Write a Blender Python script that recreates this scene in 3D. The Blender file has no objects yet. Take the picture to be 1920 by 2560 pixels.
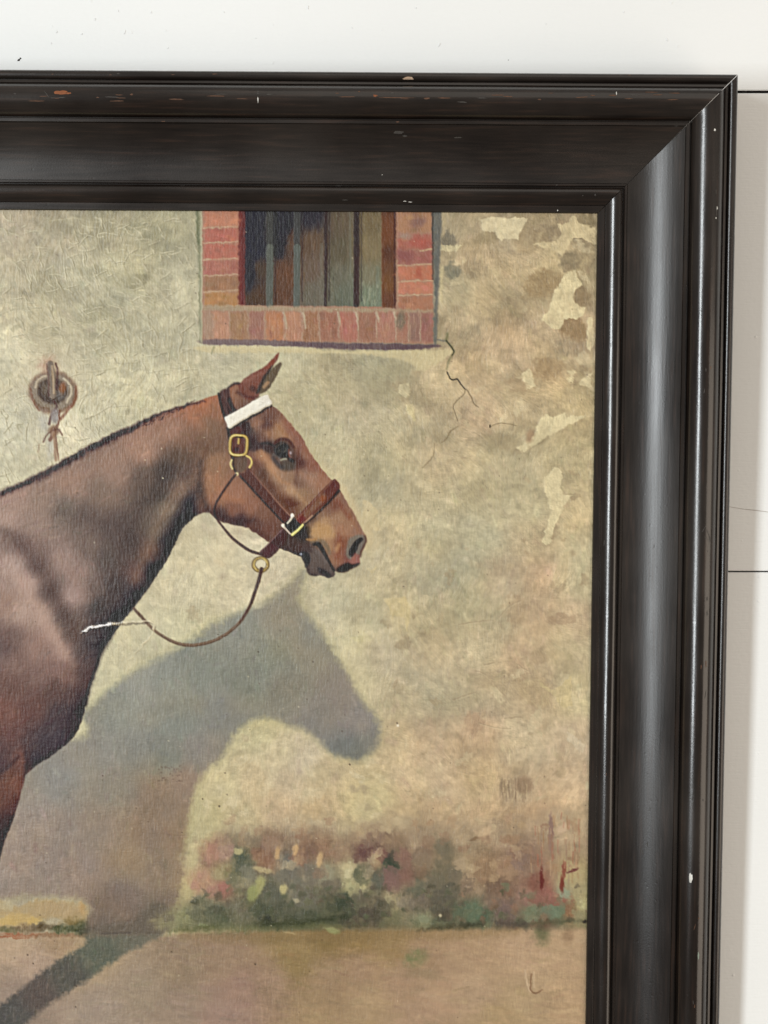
import bpy, bmesh, math, random
import numpy as np
from mathutils import Matrix, Vector

# ------------------------------------------------------------------ camera, light, exposure
sc = bpy.context.scene
col = sc.collection
CAM_D = 1.33; PITCH = math.radians(2.2); TILT = math.radians(1.2); ROLL = .0065; FPX = 3840.0
cam_d = bpy.data.cameras.new('camera'); cam = bpy.data.objects.new('camera', cam_d); col.objects.link(cam)
cam.location = (0, -CAM_D, 1.5); cam.rotation_euler = (math.pi / 2 - PITCH, 0, 0)
cam_d.sensor_fit = 'VERTICAL'; cam_d.sensor_height = 36.0; cam_d.lens = 54.0; cam_d.clip_end = 50; cam_d.clip_start = .05
sc.camera = cam
world = bpy.data.worlds.new('World'); sc.world = world; world.use_nodes = True
# dim room: pale ceiling and walls above, darker floor below
wt = world.node_tree; bg = wt.nodes['Background']; bg.inputs['Strength'].default_value = 1.0
tcw = wt.nodes.new('ShaderNodeTexCoord'); sep = wt.nodes.new('ShaderNodeSeparateXYZ'); rw = wt.nodes.new('ShaderNodeValToRGB'); mw = wt.nodes.new('ShaderNodeMath'); mw.operation = 'MULTIPLY_ADD'; mw.inputs[1].default_value = .5; mw.inputs[2].default_value = .5
wt.links.new(tcw.outputs['Generated'], sep.inputs[0]); wt.links.new(sep.outputs['Z'], mw.inputs[0]); wt.links.new(mw.outputs[0], rw.inputs[0]); wt.links.new(rw.outputs[0], bg.inputs['Color'])
rw.color_ramp.elements[0].position = .3; rw.color_ramp.elements[0].color = (.17, .145, .125, 1); rw.color_ramp.elements[1].position = .75; rw.color_ramp.elements[1].color = (.45, .415, .38, 1)
def lamp(name, loc, target, sx, sy, power, color):
    d = bpy.data.lights.new(name, 'AREA'); d.shape = 'RECTANGLE'; d.size = sx; d.size_y = sy; d.energy = power; d.color = color
    o = bpy.data.objects.new(name, d); col.objects.link(o); o.location = loc
    q = (Vector(target) - Vector(loc)).to_track_quat('-Z', 'Y'); o.rotation_euler = q.to_euler()
    return o
# tall window to the left of the picture, warm bounce from the lit room on the right, pale ceiling
lamp('window_light', (-2.25, -3.15, 1.62), (0.2, 0.0, 1.5), .46, 2.5, 124, (.93, .98, 1.0))
lamp('room_bounce_light', (2.2, -1.7, .75), (.38, 0.0, 1.05), 2.0, 2.0, 38, (1.0, .86, .71))
lamp('ceiling_bounce_light', (.7, -1.7, 3.4), (.4, 0.0, 1.2), 2.2, 2.0, 10, (1.0, .91, .80))
sc.view_settings.view_transform = 'Standard'; sc.view_settings.look = 'None'; sc.view_settings.exposure = 0; sc.view_settings.gamma = 1
sc.render.engine = 'CYCLES'

PIG_GAIN = (.895, .905, .925); PIG_OFF = (.030, .026, .022); RELIEF = 2.6
# ------------------------------------------------------------------ PAINTER BEGIN
# The oil painting is laid in stroke by stroke on a numeric sheet (2 units per cell) and then
# carried onto the canvas mesh as pigment colour and impasto relief.
ST = 2.0
SX0, SY0, SX1, SY1 = -1700.0, 500.0, 1510.0, 2930.0
PW = int((SX1 - SX0) / ST); PH = int((SY1 - SY0) / ST)
PX = (SX0 + ST * np.arange(PW)).astype(np.float32)
PY = (SY0 + ST * np.arange(PH)).astype(np.float32)

def vnoise(sx, sy, seed):
    r = np.random.RandomState(seed)
    x = (PX - SX0) / sx; y = (PY - SY0) / sy
    g = r.rand(int(y[-1]) + 3, int(x[-1]) + 3).astype(np.float32) * 2 - 1
    ix = x.astype(int); fx = x - ix; fx = fx * fx * (3 - 2 * fx)
    iy = y.astype(int); fy = y - iy; fy = fy * fy * (3 - 2 * fy)
    a = g[iy]; b = g[iy + 1]
    c = a + (b - a) * fy[:, None]
    return c[:, ix] + (c[:, ix + 1] - c[:, ix]) * fx[None, :]

def fnoise(sx, sy, seed, octv=3, gain=0.55):
    out = 0; a = 1.0; t = 0
    for k in range(octv):
        out = out + a * vnoise(sx / 2 ** k, sy / 2 ** k, seed + 17 * k); t += a; a *= gain
    return out / t

def lic(ang, n, seed):
    """bristle grain: noise dragged along a direction field"""
    g = np.random.RandomState(seed).rand(PH, PW).astype(np.float32)
    jj, ii = np.mgrid[0:PH, 0:PW]; c = np.cos(ang); s_ = np.sin(ang); out = np.zeros((PH, PW), np.float32)
    for k in range(-n, n + 1):
        out += g[np.clip(jj + np.rint(k * s_).astype(np.int32), 0, PH - 1), np.clip(ii + np.rint(k * c).astype(np.int32), 0, PW - 1)]
    out -= out.mean(); return out / out.std()

SHEETS = {'A': (500, 860, 460 / 1641.), 'B': (0, 1000, .3617), 'C': (0, 1760, .3617), 'D': (400, 1900, .3617),
          'E': (900, 1900, .3617), 'F': (940, 500, .3376), 'G': (900, 1000, .3617), 'H': (900, 1500, .3617),
          'I': (400, 1400, .3617), 'J': (460, 500, .4219), 'K': (0, 500, .3376), 'L': (660, 1240, .1688),
          'M': (600, 1000, .0964), 'S': (0, 0, 1.0)}
def sh(k, pts):
    x0, y0, s = SHEETS[k]
    return [(x0 + s * p[0], y0 + s * p[1]) + tuple(p[2:]) for p in pts]

def spline(pts, closed=True, n=4):
    P = np.array([p[:2] for p in pts], float); N = len(P); out = []
    rng = range(N if closed else N - 1)
    for i in rng:
        if closed:
            p0, p1, p2, p3 = P[i - 1], P[i], P[(i + 1) % N], P[(i + 2) % N]
        else:
            p0, p1, p2, p3 = P[max(i - 1, 0)], P[i], P[i + 1], P[min(i + 2, N - 1)]
        for k in range(n):
            t = k / n
            out.append(.5 * (2 * p1 + (p2 - p0) * t + (2 * p0 - 5 * p1 + 4 * p2 - p3) * t * t + (3 * p1 - p0 - 3 * p2 + p3) * t ** 3))
    if not closed: out.append(P[-1])
    return np.array(out)

class Paint:
    def __init__(self):
        self.c = np.zeros((PH, PW, 3), np.float32)
        self.h = np.zeros((PH, PW), np.float32)
        self.wx = fnoise(9, 9, 901, 2); self.wy = fnoise(9, 9, 902, 2)      # ragged edges
        self.wx2 = fnoise(30, 30, 903, 2); self.wy2 = fnoise(30, 30, 904, 2)
    def win(self, x0, y0, x1, y1):
        i0 = max(int((x0 - SX0) / ST), 0); i1 = min(int((x1 - SX0) / ST) + 2, PW)
        j0 = max(int((y0 - SY0) / ST), 0); j1 = min(int((y1 - SY0) / ST) + 2, PH)
        if i1 <= i0 or j1 <= j0: return None
        return slice(j0, j1), slice(i0, i1)
    def coords(self, s, rough, rough2=0):
        X = np.broadcast_to(PX[s[1]][None, :], (s[0].stop - s[0].start, s[1].stop - s[1].start))
        Y = np.broadcast_to(PY[s[0]][:, None], X.shape)
        if rough or rough2:
            X = X + rough * self.wx[s] + rough2 * self.wx2[s]; Y = Y + rough * self.wy[s] + rough2 * self.wy2[s]
        return X, Y
    def mask(self, pts, feather=1.5, rough=2.0, smooth=True, rough2=0):
        P = spline(pts) if smooth else np.array([p[:2] for p in pts], float)
        m = feather * 1.5 + 2 * rough + 2 * rough2 + 4
        s = self.win(P[:, 0].min() - m, P[:, 1].min() - m, P[:, 0].max() + m, P[:, 1].max() + m)
        if s is None: return None, None
        X, Y = self.coords(s, rough, rough2)
        d2 = np.full(X.shape, 1e12, np.float32); ins = np.zeros(X.shape, bool)
        N = len(P)
        for i in range(N):
            ax, ay = P[i]; bx, by = P[(i + 1) % N]
            ex, ey = bx - ax, by - ay; L = ex * ex + ey * ey + 1e-9
            t = np.clip(((X - ax) * ex + (Y - ay) * ey) / L, 0, 1)
            d2 = np.minimum(d2, (X - ax - t * ex) ** 2 + (Y - ay - t * ey) ** 2)
            if ay != by:
                cnd = ((Y >= ay) != (Y >= by)) & (X < ax + (Y - ay) * ex / ey)
                ins ^= cnd
        d = np.sqrt(d2); d = np.where(ins, d, -d)
        k = np.clip(d / max(feather, .3) * .5 + .5, 0, 1)
        return s, (k * k * (3 - 2 * k)).astype(np.float32)
    def put(self, s, m, col, h=0.0, grain=0.0):
        if s is None: return
        col = np.asarray(col, np.float32)
        if grain: m = np.clip(m * (1 + grain * (self.wx[s] * 1.2 + self.wy2[s])), 0, 1)
        cc = col if col.ndim == 1 else col[s]
        self.c[s] += (cc - self.c[s]) * m[..., None]
        if h: self.h[s] += h * m
    def fill(self, pts, col, a=1.0, f=1.5, r=2.0, sm=True, h=0.0, grain=0.0, r2=0):
        s, m = self.mask(pts, f, r, sm, r2)
        if s is not None: self.put(s, m * a, col, h, grain)
    def line(self, pts, w, col, a=1.0, f=1.5, r=1.0, h=0.0, sm=True, grain=0.0):
        P = spline(pts, False) if sm and len(pts) > 2 else np.array([p[:2] for p in pts], float)
        n = len(P); w = np.atleast_1d(np.asarray(w, float)); wi = np.interp(np.linspace(0, 1, n), np.linspace(0, 1, len(w)), w) if len(w) > 1 else np.full(n, w[0])
        m = wi.max() + f + 2 * r + 3
        s = self.win(P[:, 0].min() - m, P[:, 1].min() - m, P[:, 0].max() + m, P[:, 1].max() + m)
        if s is None: return
        X, Y = self.coords(s, r); best = np.full(X.shape, -1e6, np.float32)
        for i in range(n - 1):
            ax, ay = P[i]; ex, ey = P[i + 1] - P[i]; L = ex * ex + ey * ey + 1e-9
            t = np.clip(((X - ax) * ex + (Y - ay) * ey) / L, 0, 1)
            d = np.sqrt((X - ax - t * ex) ** 2 + (Y - ay - t * ey) ** 2)
            best = np.maximum(best, (wi[i] + (wi[i + 1] - wi[i]) * t) * .5 - d)
        k = np.clip(best / max(f, .3) * .5 + .5, 0, 1)
        self.put(s, k * k * (3 - 2 * k) * a, col, h, grain)
    def dab(self, x, y, rx, ry, col, a=.8, ang=0, e=.35, r=5.0, h=0.0, grain=0.0):
        R = max(rx, ry) * 1.3 + 2 * r
        s = self.win(x - R, y - R, x + R, y + R)
        if s is None: return
        X, Y = self.coords(s, r, r * .8); ca, sa = math.cos(ang), math.sin(ang)
        u = (X - x) * ca + (Y - y) * sa; v = -(X - x) * sa + (Y - y) * ca
        q = np.sqrt((u / rx) ** 2 + (v / ry) ** 2)
        k = np.clip((1 - q) / e * .5 + .5, 0, 1)
        self.put(s, k * k * (3 - 2 * k) * a, col, h, grain)
    def field(self, pts, soft=28.0, box=None, power=2.0):
        """smooth colour field through (x, y, (r,g,b)) observations"""
        out = np.zeros((PH, PW, 3), np.float32)
        if box is None: box = (SX0, SY0, SX1, SY1)
        s = self.win(*box); st = 4
        gx = PX[s[1]][::st]; gy = PY[s[0]][::st]
        X, Y = np.meshgrid(gx, gy); acc = np.zeros(X.shape + (3,)); tw = np.zeros(X.shape)
        for x, y, c in pts:
            w = 1.0 / ((X - x) ** 2 + (Y - y) ** 2 + soft * soft) ** power
            tw += w; acc += w[..., None] * np.array(c, float)
        acc /= tw[..., None]
        ny = s[0].stop - s[0].start; nx = s[1].stop - s[1].start
        iy = np.arange(ny) / st; ix = np.arange(nx) / st
        jy = np.minimum(iy.astype(int), len(gy) - 2) if len(gy) > 1 else np.zeros(ny, int); fy = np.minimum(iy - jy, 1)
        jx = np.minimum(ix.astype(int), len(gx) - 2); fx = np.minimum(ix - jx, 1)
        a = acc[jy] + (acc[jy + 1] - acc[jy]) * fy[:, None, None]
        b = a[:, jx] + (a[:, jx + 1] - a[:, jx]) * fx[None, :, None]
        out[s] = b
        return out
    def strokes(self, n, box, ln, wd, jit, ang, a, h, seed, mask=None, hue=.4, flip=.5):
        """short bristle strokes that drag the colour already there"""
        r = np.random.RandomState(seed)
        xs = r.uniform(box[0], box[2], n); ys = r.uniform(box[1], box[3], n)
        for i in range(n):
            x, y = xs[i], ys[i]
            ii = int((x - SX0) / ST); jj = int((y - SY0) / ST)
            if not (0 <= ii < PW and 0 <= jj < PH): continue
            if mask is not None and mask[jj, ii] < .6: continue
            L = r.uniform(*ln); w = r.uniform(*wd)
            an = (ang(x, y) if callable(ang) else ang) + r.normal(0, flip)
            R = L * .6 + w
            s = self.win(x - R, y - R, x + R, y + R)
            if s is None: continue
            X, Y = self.coords(s, 1.2); ca, sa = math.cos(an), math.sin(an)
            u = (X - x) * ca + (Y - y) * sa; v = -(X - x) * sa + (Y - y) * ca
            v = v + .1 * r.normal() * u * u / L
            m = np.clip(1.25 - np.abs(v) / (w * .5), 0, 1) * np.clip((L * .5 - np.abs(u)) / (w * .6), 0, 1)
            br = 1 + .35 * np.sin(v * (2.4 + r.rand()) + r.rand() * 6)
            m = np.clip(m * br, 0, 1) * a * r.uniform(.5, 1.1)
            if mask is not None: m = m * mask[s]
            dv = r.normal(0, jit); col = self.c[jj, ii] * (1 + dv) + r.normal(0, jit * 60 * hue, 3)
            self.c[s] += (col - self.c[s]) * m[..., None]
            if h: self.h[s] += h * m * r.uniform(-.3, 1.0) * (1 + .5 * np.sin(v * 2.2))

def paint_picture():
    P = Paint(); R = np.random.RandomState(7)
    # ---- plaster wall and ground, observed colours
    wall = [(40,560,(170,157,128)),(150,600,(176,164,132)),(280,570,(168,158,124)),(400,560,(160,152,118)),(60,700,(182,170,136)),
        (200,690,(172,163,130)),(330,680,(172,164,128)),(430,720,(182,174,140)),(120,800,(188,178,142)),(260,800,(172,164,130)),(370,830,(180,172,138)),
        (30,900,(198,188,152)),(230,900,(184,175,140)),(330,920,(186,178,142)),(450,880,(180,172,138)),(560,920,(186,177,142)),(60,1060,(196,190,160)),
        (220,1020,(190,182,148)),(330,1000,(184,176,140)),(180,1090,(200,190,156)),(60,1180,(192,184,150)),(480,960,(180,172,138)),
        (720,900,(186,176,138)),(850,930,(168,157,122)),(760,980,(176,166,130)),(950,940,(170,160,124)),(900,1020,(180,166,130)),(760,1080,(176,166,130)),(820,1130,(182,170,132)),
        (1130,560,(170,152,115)),(1180,640,(172,150,112)),(1300,600,(168,150,116)),(1460,560,(160,142,108)),(1400,680,(176,158,118)),(1130,720,(168,154,118)),(1240,740,(176,156,116)),(1130,820,(174,156,120)),(1260,860,(180,156,120)),
        (1420,840,(172,150,114)),(1200,920,(178,156,118)),(1380,920,(176,154,114)),(1100,980,(182,164,126)),(1300,1000,(184,164,124)),(1460,1000,(184,166,124)),(1000,1080,(180,166,128)),(1200,1040,(188,164,126)),
        (950,1150,(172,162,126)),(1100,1150,(182,164,126)),(1250,1130,(178,164,126)),(1440,1150,(180,164,122)),(940,1240,(172,162,128)),(1050,1250,(176,162,124)),(1200,1240,(178,166,128)),(1320,1250,(178,166,128)),(1450,1280,(190,172,130)),
        (960,1340,(190,174,134)),(1080,1340,(180,168,130)),(1200,1350,(176,166,130)),(1330,1360,(186,166,126)),(1450,1380,(188,172,130)),(950,1430,(186,172,134)),(1050,1430,(180,168,132)),(1150,1430,(178,170,136)),(1260,1440,(186,166,130)),(1350,1440,(190,164,128)),(1460,1460,(186,170,128)),
        (930,1540,(184,174,138)),(1000,1540,(190,174,132)),(1100,1520,(178,164,126)),(1160,1510,(170,160,124)),(1250,1540,(176,162,126)),(1330,1540,(180,156,120)),(1440,1540,(188,164,126)),
        (960,1640,(186,172,138)),(1080,1640,(184,166,128)),(1200,1620,(184,168,130)),(1300,1640,(188,164,128)),(1420,1620,(186,168,128)),(980,1740,(186,170,132)),(1100,1740,(178,164,128)),(1250,1720,(184,164,126)),(1330,1730,(176,154,118)),(1450,1740,(196,178,132)),
        (980,1850,(190,170,130)),(1080,1850,(188,164,128)),(1200,1830,(182,156,120)),(1300,1850,(190,170,132)),(1440,1850,(190,168,132)),(1000,1960,(192,168,128)),(1120,1960,(190,166,128)),(1200,1960,(190,166,124)),(1300,1980,(180,158,124)),(1440,1950,(196,170,132)),
        (560,1960,(192,178,134)),(640,1960,(200,178,134)),(720,1960,(190,170,134)),(800,1940,(186,168,128)),(520,2040,(182,170,124)),(600,2040,(186,170,128)),(700,2020,(192,168,130)),(800,2020,(184,162,122)),(900,2020,(196,178,128)),(960,1980,(200,182,132)),
        (1000,2050,(190,165,122)),(1100,2040,(186,158,118)),(1200,2050,(186,158,118)),(1320,2040,(180,150,112)),(1440,2060,(192,164,122)),(1040,2110,(168,142,108)),(1150,2100,(176,150,112)),(1270,2120,(168,138,100)),(1350,2120,(166,136,104)),(1450,2150,(184,152,112)),
        (1250,2200,(164,134,104)),(1330,2180,(172,142,110)),(1440,2200,(178,158,108)),(700,1460,(196,182,148)),(520,1470,(198,186,148)),(600,1480,(200,188,152)),(480,1560,(196,186,144)),(350,1620,(192,182,144)),(250,1700,(196,188,150)),(430,1370,(196,184,146)),(470,1480,(200,188,150)),(560,1400,(194,182,146)),
        (650,1360,(196,184,150)),(620,1300,(196,182,146)),(700,1340,(198,184,148)),(760,1480,(184,172,136)),(850,1500,(182,172,136)),(800,1560,(186,174,138)),(880,1600,(196,184,142)),(900,1700,(192,180,140)),(650,1830,(188,176,130)),(700,1880,(196,180,140)),(760,1900,(196,180,146)),
        (-100,700,(176,166,132)),(-400,800,(178,168,134)),(-800,700,(170,160,128)),(-1300,750,(165,155,122)),(-1600,1200,(175,162,128)),(-1200,1100,(182,172,138)),(-1600,1900,(170,150,115)),(-500,1100,(186,176,142)),(-1600,2200,(160,140,105)),(-1000,2200,(165,146,112)),(-500,2200,(150,135,112)),(-150,2200,(160,148,122)),
        (960,1300,(200,184,140)),(800,1200,(196,180,138))]
    P.c[:] = P.field([(x, y, c) for x, y, c in wall], soft=22)
    # blotches of plaster at several scales
    n1 = fnoise(120, 100, 11, 3); n2 = fnoise(46, 40, 12, 3); n3 = fnoise(16, 16, 13, 2)
    warm = fnoise(90, 80, 14, 3)
    P.c *= np.array([1.04, 1.04, 1.055], np.float32)
    P.c *= (1 + .035 * n1 + .035 * n2 + .02 * n3)[..., None]
    XXn, YYn = np.meshgrid(PX, PY)
    fan = vnoise(120, 120, 21)
    drag = lic(1.25 + 1.15 * fan, 3, 81); drag2 = lic(1.25 + 1.15 * fan + .5 * vnoise(60, 60, 22), 8, 82)
    pn = fnoise(78, 60, 15, 2, .5) + .035 * drag2; pm = fnoise(40, 30, 16, 2, .5) + .04 * drag2; sst = lambda a, e: np.clip(a / e * .5 + .5, 0, 1)
    zr = np.clip((XXn - 900) / 160, 0, 1) * np.clip((1400 - YYn) / 300, .3, 1); zl = np.clip((560 - XXn) / 120, 0, 1) * np.clip((1250 - YYn) / 200, 0, 1)
    k = np.clip(.22 + .78 * zr + .5 * zl, 0, 1)
    P.c *= (1 - .07 * k * sst(pn - .16, .05) + .05 * k * sst(-pn - .22, .05) - .045 * k * sst(pm - .24, .06) + .045 * k * sst(-pm - .26, .05))[..., None]
    P.h += .06 * k * sst(-pn - .22, .05) + .06 * zl * sst(-pm - .2, .06)
    P.c += np.stack([3.5 * warm, 0 * warm, -4 * warm], -1)
    def aw(x, y):
        return 1.15 + 1.0 * fan[int(np.clip((y - SY0) / ST, 0, PH - 1)), int(np.clip((x - SX0) / ST, 0, PW - 1))]
    P.strokes(4600, (-40, 500, 1500, 2340), (16, 44), (6, 16), .045, aw, .6, .03, 31)
    P.strokes(1500, (940, 1300, 1500, 2150), (14, 46), (5, 13), .055, lambda x, y: 1.45, .6, .03, 38, flip=.45)
    P.strokes(1500, (-1680, 500, -40, 2340), (26, 60), (10, 22), .03, aw, .5, .02, 32)
    P.strokes(5200, (0, 520, 1495, 1300), (8, 22), (3, 6), .06, aw, .65, .06, 33, flip=.35)
    P.strokes(1600, (0, 520, 520, 1200), (10, 26), (3, 6), .06, lambda x, y: 1.35, .6, .09, 34, flip=.5)
    P.strokes(1500, (-20, 520, 1500, 2120), (18, 48), (10, 22), .055, aw, .6, .05, 39, None, .5, .6)
    for i in range(70):
        x = R.uniform(960, 1490); y = R.uniform(560, 2040)
        P.dab(x, y, R.uniform(9, 28), R.uniform(6, 20), (210, 193, 152) if R.rand() < .65 else (162, 142, 108), R.uniform(.25, .55), R.uniform(-1.2, 1.2), .25, 10, h=.05, grain=.4)
    for i in range(50):
        x = R.uniform(480, 980); y = R.uniform(1880, 2080) if R.rand() < .6 else R.uniform(1300, 1900)
        P.dab(x, y, R.uniform(9, 26), R.uniform(6, 18), (214, 198, 158) if R.rand() < .7 else (172, 154, 120), R.uniform(.25, .5), R.uniform(-1.2, 1.2), .3, 10, h=.05, grain=.4)
    # hard dark blotches that surround the pale flakes of plaster
    for k, x, y, rx, ry, col, a in [('F',1040,180,420,60,(156,138,102),.6),('F',1250,240,100,60,(148,130,100),.85),('F',1140,300,120,90,(164,142,104),.5),('F',1440,450,85,75,(144,128,98),.85),('F',1230,630,150,100,(158,134,96),.8),
            ('F',1520,720,70,65,(150,128,94),.85),('F',1470,960,110,80,(154,128,92),.85),('F',1560,160,70,60,(140,124,92),.8),('F',1270,1250,130,90,(164,138,100),.75),('F',1050,1360,90,60,(176,150,114),.5),('F',540,290,60,60,(118,110,92),.75),('F',560,520,50,60,(122,118,98),.7),
            ('F',530,400,60,40,(150,136,104),.5),('G',1000,300,150,60,(166,148,112),.5),('G',60,520,70,120,(158,148,116),.5),('F',180,1240,140,60,(166,155,120),.6),('F',0,1420,170,90,(164,152,118),.5),
            ('K',350,620,130,110,(156,148,116),.5),('K',1010,600,110,50,(142,134,102),.6),('K',700,840,130,70,(158,150,116),.5),('K',1100,230,200,70,(150,144,112),.5),('K',640,200,200,90,(150,142,112),.5),('K',380,170,160,80,(150,140,112),.45),('K',800,560,220,60,(166,158,124),.5),
            ('H',1400,130,100,40,(168,142,110),.7),('H',1080,80,70,110,(172,148,114),.6),('H',1230,400,60,50,(168,146,112),.6),('H',700,700,170,90,(172,158,124),.5),('H',790,860,70,70,(176,146,114),.6),('H',1210,640,130,90,(182,160,120),.6)]:
        (cx, cy), s = sh(k, [(x, y)])[0], SHEETS[k][2]
        P.dab(cx, cy, rx * s, ry * s, col, a, R.uniform(-.5, .5), .3, 9, grain=.25)
    P.strokes(2600, (940, 520, 1495, 1300), (8, 20), (3, 6), .04, aw, .55, .04, 35, flip=.4)
    # pale flakes
    pale = (208, 190, 146)
    flakes = [('F',[(775,150),(860,125),(960,140),(1120,135),(1095,185),(1060,295),(1000,290),(950,285),(930,310),(900,280),(880,240),(800,225)],(216,200,158),.95),
        ('F',[(1340,185),(1430,170),(1440,120),(1480,115),(1500,170),(1625,210),(1625,330),(1600,330),(1520,290),(1460,290),(1420,350),(1380,420),(1350,380),(1250,360),(1160,330),(1250,305),(1340,300),(1370,240)],(208,189,144),.85),
        ('F',[(1480,520),(1490,570),(1530,640),(1480,660),(1450,710),(1480,770),(1550,790),(1545,850),(1480,890),(1400,880),(1365,960),(1310,950),(1210,885),(1270,830),(1310,730),(1350,620),(1400,550)],(218,201,154),.95),
        ('F',[(1570,880),(1610,870),(1612,1060),(1590,1125),(1560,1080)],(216,198,152),.9),
        ('F',[(1130,1230),(1160,1290),(1150,1310),(1180,1390),(1110,1400),(1090,1320),(1040,1310),(1080,1290)],(216,199,154),.92),
        ('F',[(1410,1260),(1470,1270),(1465,1350),(1430,1350),(1440,1310)],(214,196,150),.88),
        ('F',[(1500,1350),(1600,1270),(1600,1390),(1500,1370)],(216,199,154),.88),
        ('G',[(1250,110),(1290,95),(1330,120),(1420,90),(1440,130),(1560,100),(1540,130),(1400,200),(1290,250),(1200,310),(1120,360),(1080,320),(1190,260),(1230,170)],(218,202,156),.92),
        ('G',[(1340,460),(1395,490),(1390,600),(1410,660),(1470,660),(1420,720),(1390,790),(1340,900),(1320,990),(1290,1000),(1265,970),(1290,880),(1320,770),(1300,700),(1260,600),(1270,540)],(218,202,156),.92),
        ('G',[(310,30),(360,20),(380,80),(375,140),(330,90)],(206,190,142),.85),('F',[(180,1360),(240,1350),(250,1430),(220,1470),(180,1420)],(204,190,148),.85),('F',[(230,1530),(280,1530),(290,1630),(240,1580)],(206,190,142),.85),
        ('G',[(170,1380),(330,1360),(350,1450),(330,1600),(300,1500),(210,1480)],(204,184,132),.7),('F',[(470,340),(640,330),(600,380),(480,385)],(204,190,146),.8),('F',[(470,520),(500,480),(490,760),(465,760)],(200,184,138),.7),
        ('F',[(1020,540),(1050,560),(1110,700),(1080,700),(1040,620)],(198,176,134),.6),('F',[(680,500),(760,540),(860,590),(740,560)],(198,176,134),.5),('F',[(560,610),(650,600),(650,625),(560,630)],(196,180,140),.7),
        ('G',[(1390,1060),(1450,1050),(1420,1250),(1360,1290),(1330,1240)],(202,182,138),.6),('G',[(820,350),(860,340),(850,400),(800,400)],(200,184,142),.6),('G',[(20,680),(120,760),(110,800),(150,900),(60,900),(20,800)],(206,186,140),.6),('G',[(50,1170),(120,1150),(100,1190)],(208,190,142),.8),
        ('H',[(1230,540),(1290,600),(1340,620),(1460,520),(1470,730),(1400,740),(1340,660),(1260,600)],(206,186,136),.75),('H',[(1430,900),(1560,1000),(1540,1060),(1440,980)],(206,190,158),.6),('I',[(1320,540),(1410,520),(1400,570),(1350,570)],(208,196,148),.8),('I',[(1540,270),(1659,260),(1659,360),(1600,340)],(204,186,140),.6)]
    for k, pts, col, a in flakes:
        P.fill(sh(k, pts), col, a, 1.6, 4.0, False, .08, .25, 4)
        cx = np.mean([p[0] for p in sh(k, pts)]); cy = np.mean([p[1] for p in sh(k, pts)]); rr = 22
        P.strokes(16, (cx - rr, cy - rr, cx + rr, cy + rr), (10, 24), (3, 7), .05, aw, .6, .08, int(cx), flip=.3)
    # random smaller flakes and scuffs
    for i in range(90):
        x = R.uniform(980, 1480); y = R.uniform(560, 2050)
        P.dab(x, y, R.uniform(4, 14), R.uniform(3, 9), (204, 186, 144) if R.rand() < .6 else (168, 146, 110), R.uniform(.2, .5), R.uniform(-1.5, 1.5), .6, 4, h=.03)
    for i in range(130):
        x = R.uniform(0, 480); y = R.uniform(540, 1150)
        P.dab(x, y, R.uniform(4, 16), R.uniform(3, 9), (206, 196, 160) if R.rand() < .6 else (150, 142, 110), R.uniform(.15, .45), R.uniform(-1.5, 1.5), .6, 5, h=.04)
    # loaded-brush ridges and trowel marks, upper left (mostly relief)
    for k, pts, w, hh in [('K',[(380,160),(470,150),(560,140),(700,170),(850,145)],5,.16),('K',[(850,210),(920,185),(1000,215),(1120,190)],6,.2),('K',[(920,210),(990,260),(1060,325),(1160,300)],5,.18),('K',[(500,500),(600,580),(680,660),(720,720)],6,.2),('K',[(880,570),(960,720),(1000,820),(1015,930)],6,.2),
            ('K',[(740,800),(750,900),(770,1050)],6,.22),('K',[(570,1085),(690,1075),(830,1060)],7,.25),('K',[(880,1000),(935,1060),(935,1150),(900,1230)],7,.28),('K',[(570,1275),(720,1270),(860,1245)],6,.22),('K',[(910,1210),(1000,1205),(1090,1190)],5,.2),('K',[(560,830),(660,930)],5,.18),
            ('K',[(760,910),(860,900),(960,860)],5,.16),('K',[(1150,860),(1240,940)],5,.18),('K',[(1310,890),(1370,950)],5,.18),('K',[(0,560),(35,610)],5,.2),('K',[(5,700),(35,760)],5,.2),('K',[(130,960),(200,1030)],5,.2),('K',[(1130,760),(1240,720),(1360,640)],4,-.1),('K',[(750,1340),(780,1380),(920,1410)],5,.16),('K',[(0,850),(90,815),(170,800)],5,.18)]:
        pp = sh(k, pts); P.line(pp, w * .6, (158, 148, 116), .35, 2, 2, -hh * .7); P.line([(x - 2, y - 2) for x, y in pp], w * .6, (208, 198, 160), .35, 2, 2, hh)
    for k, pts in [('H',[(800,490),(870,520),(960,620),(1040,720)]),('H',[(1080,440),(1160,490)]),('H',[(860,450),(930,435)]),('H',[(820,850),(930,880),(1040,890)]),('H',[(960,120),(1020,50),(1110,5)]),('H',[(680,170),(800,150),(920,140)]),('H',[(640,690),(760,650),(800,640)]),('H',[(1000,820),(1110,810),(1130,835)])]:
        P.line(sh(k, pts), 2.2, (160, 140, 108), .6, 1.5, 1.5, -.08); P.line([(x + 1, y + 3) for x, y in sh(k, pts)], 2.0, (204, 184, 146), .45, 1.5, 1.5, .1)
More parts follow.
